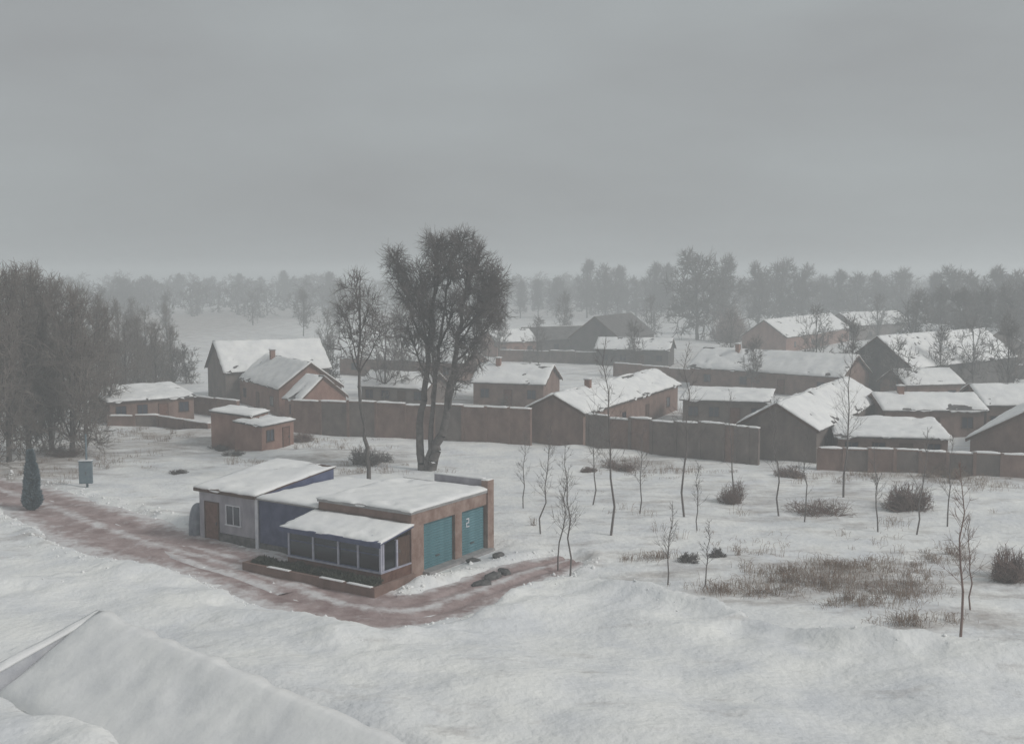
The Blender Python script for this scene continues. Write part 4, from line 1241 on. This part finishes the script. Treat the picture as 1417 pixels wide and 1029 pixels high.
# blue cabinet on a post
kb = P(120, 673)
cab = empty('cabinet_on_post', (kb.x, kb.y, g1(kb.x, kb.y)), 0.1)
tag(cab, 'blue metal cabinet mounted on a tall post beside the thicket', 'cabinet')
post = MB()
for k in range(1):
    post.prism([(0.1 * math.cos(q), 0.18 + 0.1 * math.sin(q), -0.4) for q in np.linspace(0, 6.283, 11)[:-1]], [(0.07 * math.cos(q), 0.18 + 0.07 * math.sin(q), 4.3) for q in np.linspace(0, 6.283, 11)[:-1]])
post.build('post', 'blue_metal', cab)
body = MB().box(-0.5, 0.5, -0.28, 0.07, 0.35, 2.15).build('cabinet_body', 'blue_metal', cab)
box('door', 'blue_metal', body, -0.46, -0.004, -0.31, -0.283, 0.42, 2.08)
box('door', 'blue_metal', body, 0.004, 0.46, -0.31, -0.283, 0.42, 2.08)
box('handle', 'stone', body, 0.03, 0.07, -0.35, -0.312, 1.1, 1.35)
cl_ = box('cabinet_lid', 'blue_metal', cab, -0.56, 0.56, -0.34, 0.075, 2.153, 2.2)
snow('snow_cover', cl_, (-0.54, -0.32, 2.2), (0.54, -0.32, 2.2), (0.54, 0.06, 2.2), (-0.54, 0.06, 2.2), thick=0.08, step=0.1, over=0.02, seed=3)

# tarpaulin covered heap at the end of the shop
tb = to_world(-18.5, 0.9)
nu, nv = 28, 14
V, Q = [], []
for j in range(nv + 1):
    t = j / nv
    for i in range(nu):
        a = 2 * math.pi * i / nu
        prof = math.cos(t * math.pi / 2) ** 0.55
        fold = 1 + 0.10 * math.sin(a * 7 + 1.3 * math.sin(a * 3)) * (1 - t) + 0.12 * float(vnoise(a * 1.3, t * 3, 5))
        V.append((0.75 * prof * fold * math.cos(a), 0.95 * prof * fold * math.sin(a), 2.0 * math.sin(t * math.pi / 2) ** 0.8 + 0.12 * float(vnoise(a * 2, t * 4, 6)) - 0.1))
for j in range(nv):
    for i in range(nu):
        k = (i + 1) % nu
        Q.append((j * nu + i, j * nu + k, (j + 1) * nu + k, (j + 1) * nu + i))
tp_ = mesh_obj('covered_heap', np_mesh('heap', np.array(V), np.array(Q)), 'tarp', smooth=True)
tp_.location = tb
tag(tp_, 'round heap under a grey-blue tarpaulin at the plastered end of the shop', 'heap')

# dark stones in the snow pile beside the garage
def stone_mesh(seed):
    rng = np.random.default_rng(seed)
    V, Q = [], []
    for j in range(7):
        t = math.pi * j / 6
        for i in range(9):
            a = 2 * math.pi * i / 9
            r = 1 + 0.5 * float(vnoise(a * 1.1 + seed * 5.1, t * 1.7, seed)) + rng.uniform(-0.07, 0.07)
            V.append((r * math.sin(t) * math.cos(a), r * math.sin(t) * math.sin(a) * 0.8, r * math.cos(t) * 0.6))
    for j in range(6):
        for i in range(9):
            k = (i + 1) % 9
            Q.append((j * 9 + i, (j + 1) * 9 + i, (j + 1) * 9 + k, j * 9 + k))
    return np_mesh('stone', np.array(V), np.array(Q))


for i, (px, py, s, lab) in enumerate([(668, 806, 0.42, 'sharp dark stone low in the snow pile beside the garage'), (683, 796, 0.5, 'largest dark stone on the snow pile beside the garage'),
                                      (697, 789, 0.4, 'flat dark stone at the end of the snow pile by the garage'), (655, 778, 0.3, 'small dark stone in front of the garage shutter'),
                                      (690, 772, 0.35, 'dark stone at the foot of the tall corner pier')]):
    b = P(px, py)
    o = mesh_obj('dark_stone', stone_mesh(i + 1), 'stone')
    o.location = (b.x, b.y, g1(b.x, b.y) + s * 0.25)
    o.scale = (s * 1.5, s, s)
    o.rotation_euler.z = i
    tag(o, lab, 'stone')

# ------------------------------------------------------------------ snowy mono-pitch building below the camera
A_ = P(130, 857, 5.0); A_.z = 0
ang = math.atan2(-0.68, 0.73)
near = empty('long_outbuilding', (A_.x, A_.y, 0), ang)     # local x along its high side, local y to the left of it (away)
tag(near, 'long low building with a sloping snow roof and a raised end parapet', 'outbuilding')
Wd = 3.1; LL = 22.0; HH, HL = 5.0, 3.25
MB().prism([(0, 0, -1), (0, -Wd, -1), (0, -Wd, HL - 0.1), (0, 0, HH - 0.1)], [(LL, 0, -1), (LL, -Wd, -1), (LL, -Wd, HL - 0.1), (LL, 0, HH - 0.1)]).build('wall', 'far_wall', near)
qn = [(-0.0, -Wd - 0.25, HL - 0.15), (LL, -Wd - 0.25, HL - 0.15), (LL, 0.2, HH + 0.1), (0.0, 0.2, HH + 0.1)]
rn = MB().hexa(qn + [(x, y, z + 0.12) for x, y, z in qn]).build('roof', 'roof_tile', near)
snow('snow_cover', rn, *[(x, y, z + 0.12) for x, y, z in qn], thick=0.24, seed=50, step=0.3, over=0.2)
RK = 1.15
pn = MB().hexa([(-0.36, -Wd - 0.3, -1), (-0.003, -Wd - 0.3, -1), (-0.003, 0.3, -1), (-0.36, 0.3, -1), (-0.36, -Wd - 0.3, HH + 0.12 - RK), (-0.003, -Wd - 0.3, HH + 0.12 - RK), (-0.003, 0.3, HH + 0.12), (-0.36, 0.3, HH + 0.12)]).build('parapet', 'far_wall', near)
snow('snow_cover', pn, (-0.4, -Wd - 0.34, HH + 0.12 - RK), (0.02, -Wd - 0.34, HH + 0.12 - RK), (0.02, 0.34, HH + 0.12), (-0.4, 0.34, HH + 0.12), thick=0.22, seed=51, step=0.2, over=0.05)

# ------------------------------------------------------------------ clods of snow thrown up along the road and the bank
rngs = np.random.default_rng(77)
cen = []
for d in _rp:
    tn = unit(np.gradient(d[:, :2], axis=0)); nn = np.stack([-tn[:, 1], tn[:, 0]], -1)
    for _ in range(int(len(d) * 14)):
        k = rngs.integers(0, len(d)); sgn = rngs.choice([-1, 1])
        q = d[k, :2] + nn[k] * sgn * (d[k, 2] / 2 + rngs.normal(0.35, 0.5)) + tn[k] * rngs.normal(0, 0.3)
        cen.append((q[0], q[1], min(0.03 + rngs.exponential(0.03), 0.16)))
for _ in range(300):
    x = rngs.uniform(-26, 26)
    cen.append((x, np.interp(x, _cx, _cy) - rngs.exponential(1.1) + 0.3, min(0.025 + rngs.exponential(0.025), 0.12)))
cen = np.array(cen)
sx = (cen[:, 0] - SHOP0.x) * E1.x + (cen[:, 1] - SHOP0.y) * E1.y; tx = (cen[:, 0] - SHOP0.x) * E2.x + (cen[:, 1] - SHOP0.y) * E2.y
cen = cen[~((sx > -1.2) & (sx < 18.5) & (tx > -4.5) & (tx < 9))]
cz = gh(cen[:, 0], cen[:, 1])
ico_v = np.array([(0, 0, 1), (0.85, 0.1, 0.25), (0.2, 0.8, 0.35), (-0.75, 0.45, 0.2), (-0.6, -0.6, 0.3), (0.3, -0.85, 0.2), (0.6, 0.5, -0.4), (-0.3, 0.7, -0.4), (-0.8, -0.1, -0.4), (-0.1, -0.8, -0.4), (0.7, -0.4, -0.4)], float)
ico_f = np.array([(0, 1, 2), (0, 2, 3), (0, 3, 4), (0, 4, 5), (0, 5, 1), (1, 6, 2), (2, 7, 3), (3, 8, 4), (4, 9, 5), (5, 10, 1), (6, 7, 2), (7, 8, 3), (8, 9, 4), (9, 10, 5), (10, 6, 1)])
nC = len(cen)
jit = rngs.uniform(0.6, 1.3, (nC, 11, 3))
ra = rngs.uniform(0, 6.28, nC)
vv = ico_v[None] * jit * cen[:, None, 2:3]
vv = np.stack([vv[..., 0] * np.cos(ra)[:, None] - vv[..., 1] * np.sin(ra)[:, None], vv[..., 0] * np.sin(ra)[:, None] + vv[..., 1] * np.cos(ra)[:, None], vv[..., 2] * 0.8], -1)
vv += np.stack([cen[:, 0], cen[:, 1], cz + cen[:, 2] * 0.25], -1)[:, None]
ff = (ico_f[None] + np.arange(nC)[:, None, None] * 11).reshape(-1, 3)
clo = mesh_obj('snow_clods', np_mesh('snow_clods', vv.reshape(-1, 3), ff), 'roof_snow')
tag(clo, 'small clods of snow thrown up along the muddy road and the bank', 'snow', kind='stuff')

# ------------------------------------------------------------------ haze
hz = MB().box(-2900, 2900, -2900, 2900, -4, 27.5).build('haze', None)
hm = bpy.data.materials.new('haze')
hm.use_nodes = True
ht = hm.node_tree
ht.nodes.clear()
ho = ht.nodes.new('ShaderNodeOutputMaterial')
pv = ht.nodes.new('ShaderNodeVolumePrincipled')
pv.inputs['Color'].default_value = (0.92, 0.955, 0.97, 1)
pv.inputs['Density'].default_value = 0.0022
pv.inputs['Anisotropy'].default_value = 0.2
ht.links.new(pv.outputs[0], ho.inputs['Volume'])
hz.data.materials.append(hm)
tag(hz, 'grey winter haze hanging over the village', 'haze', kind='stuff')
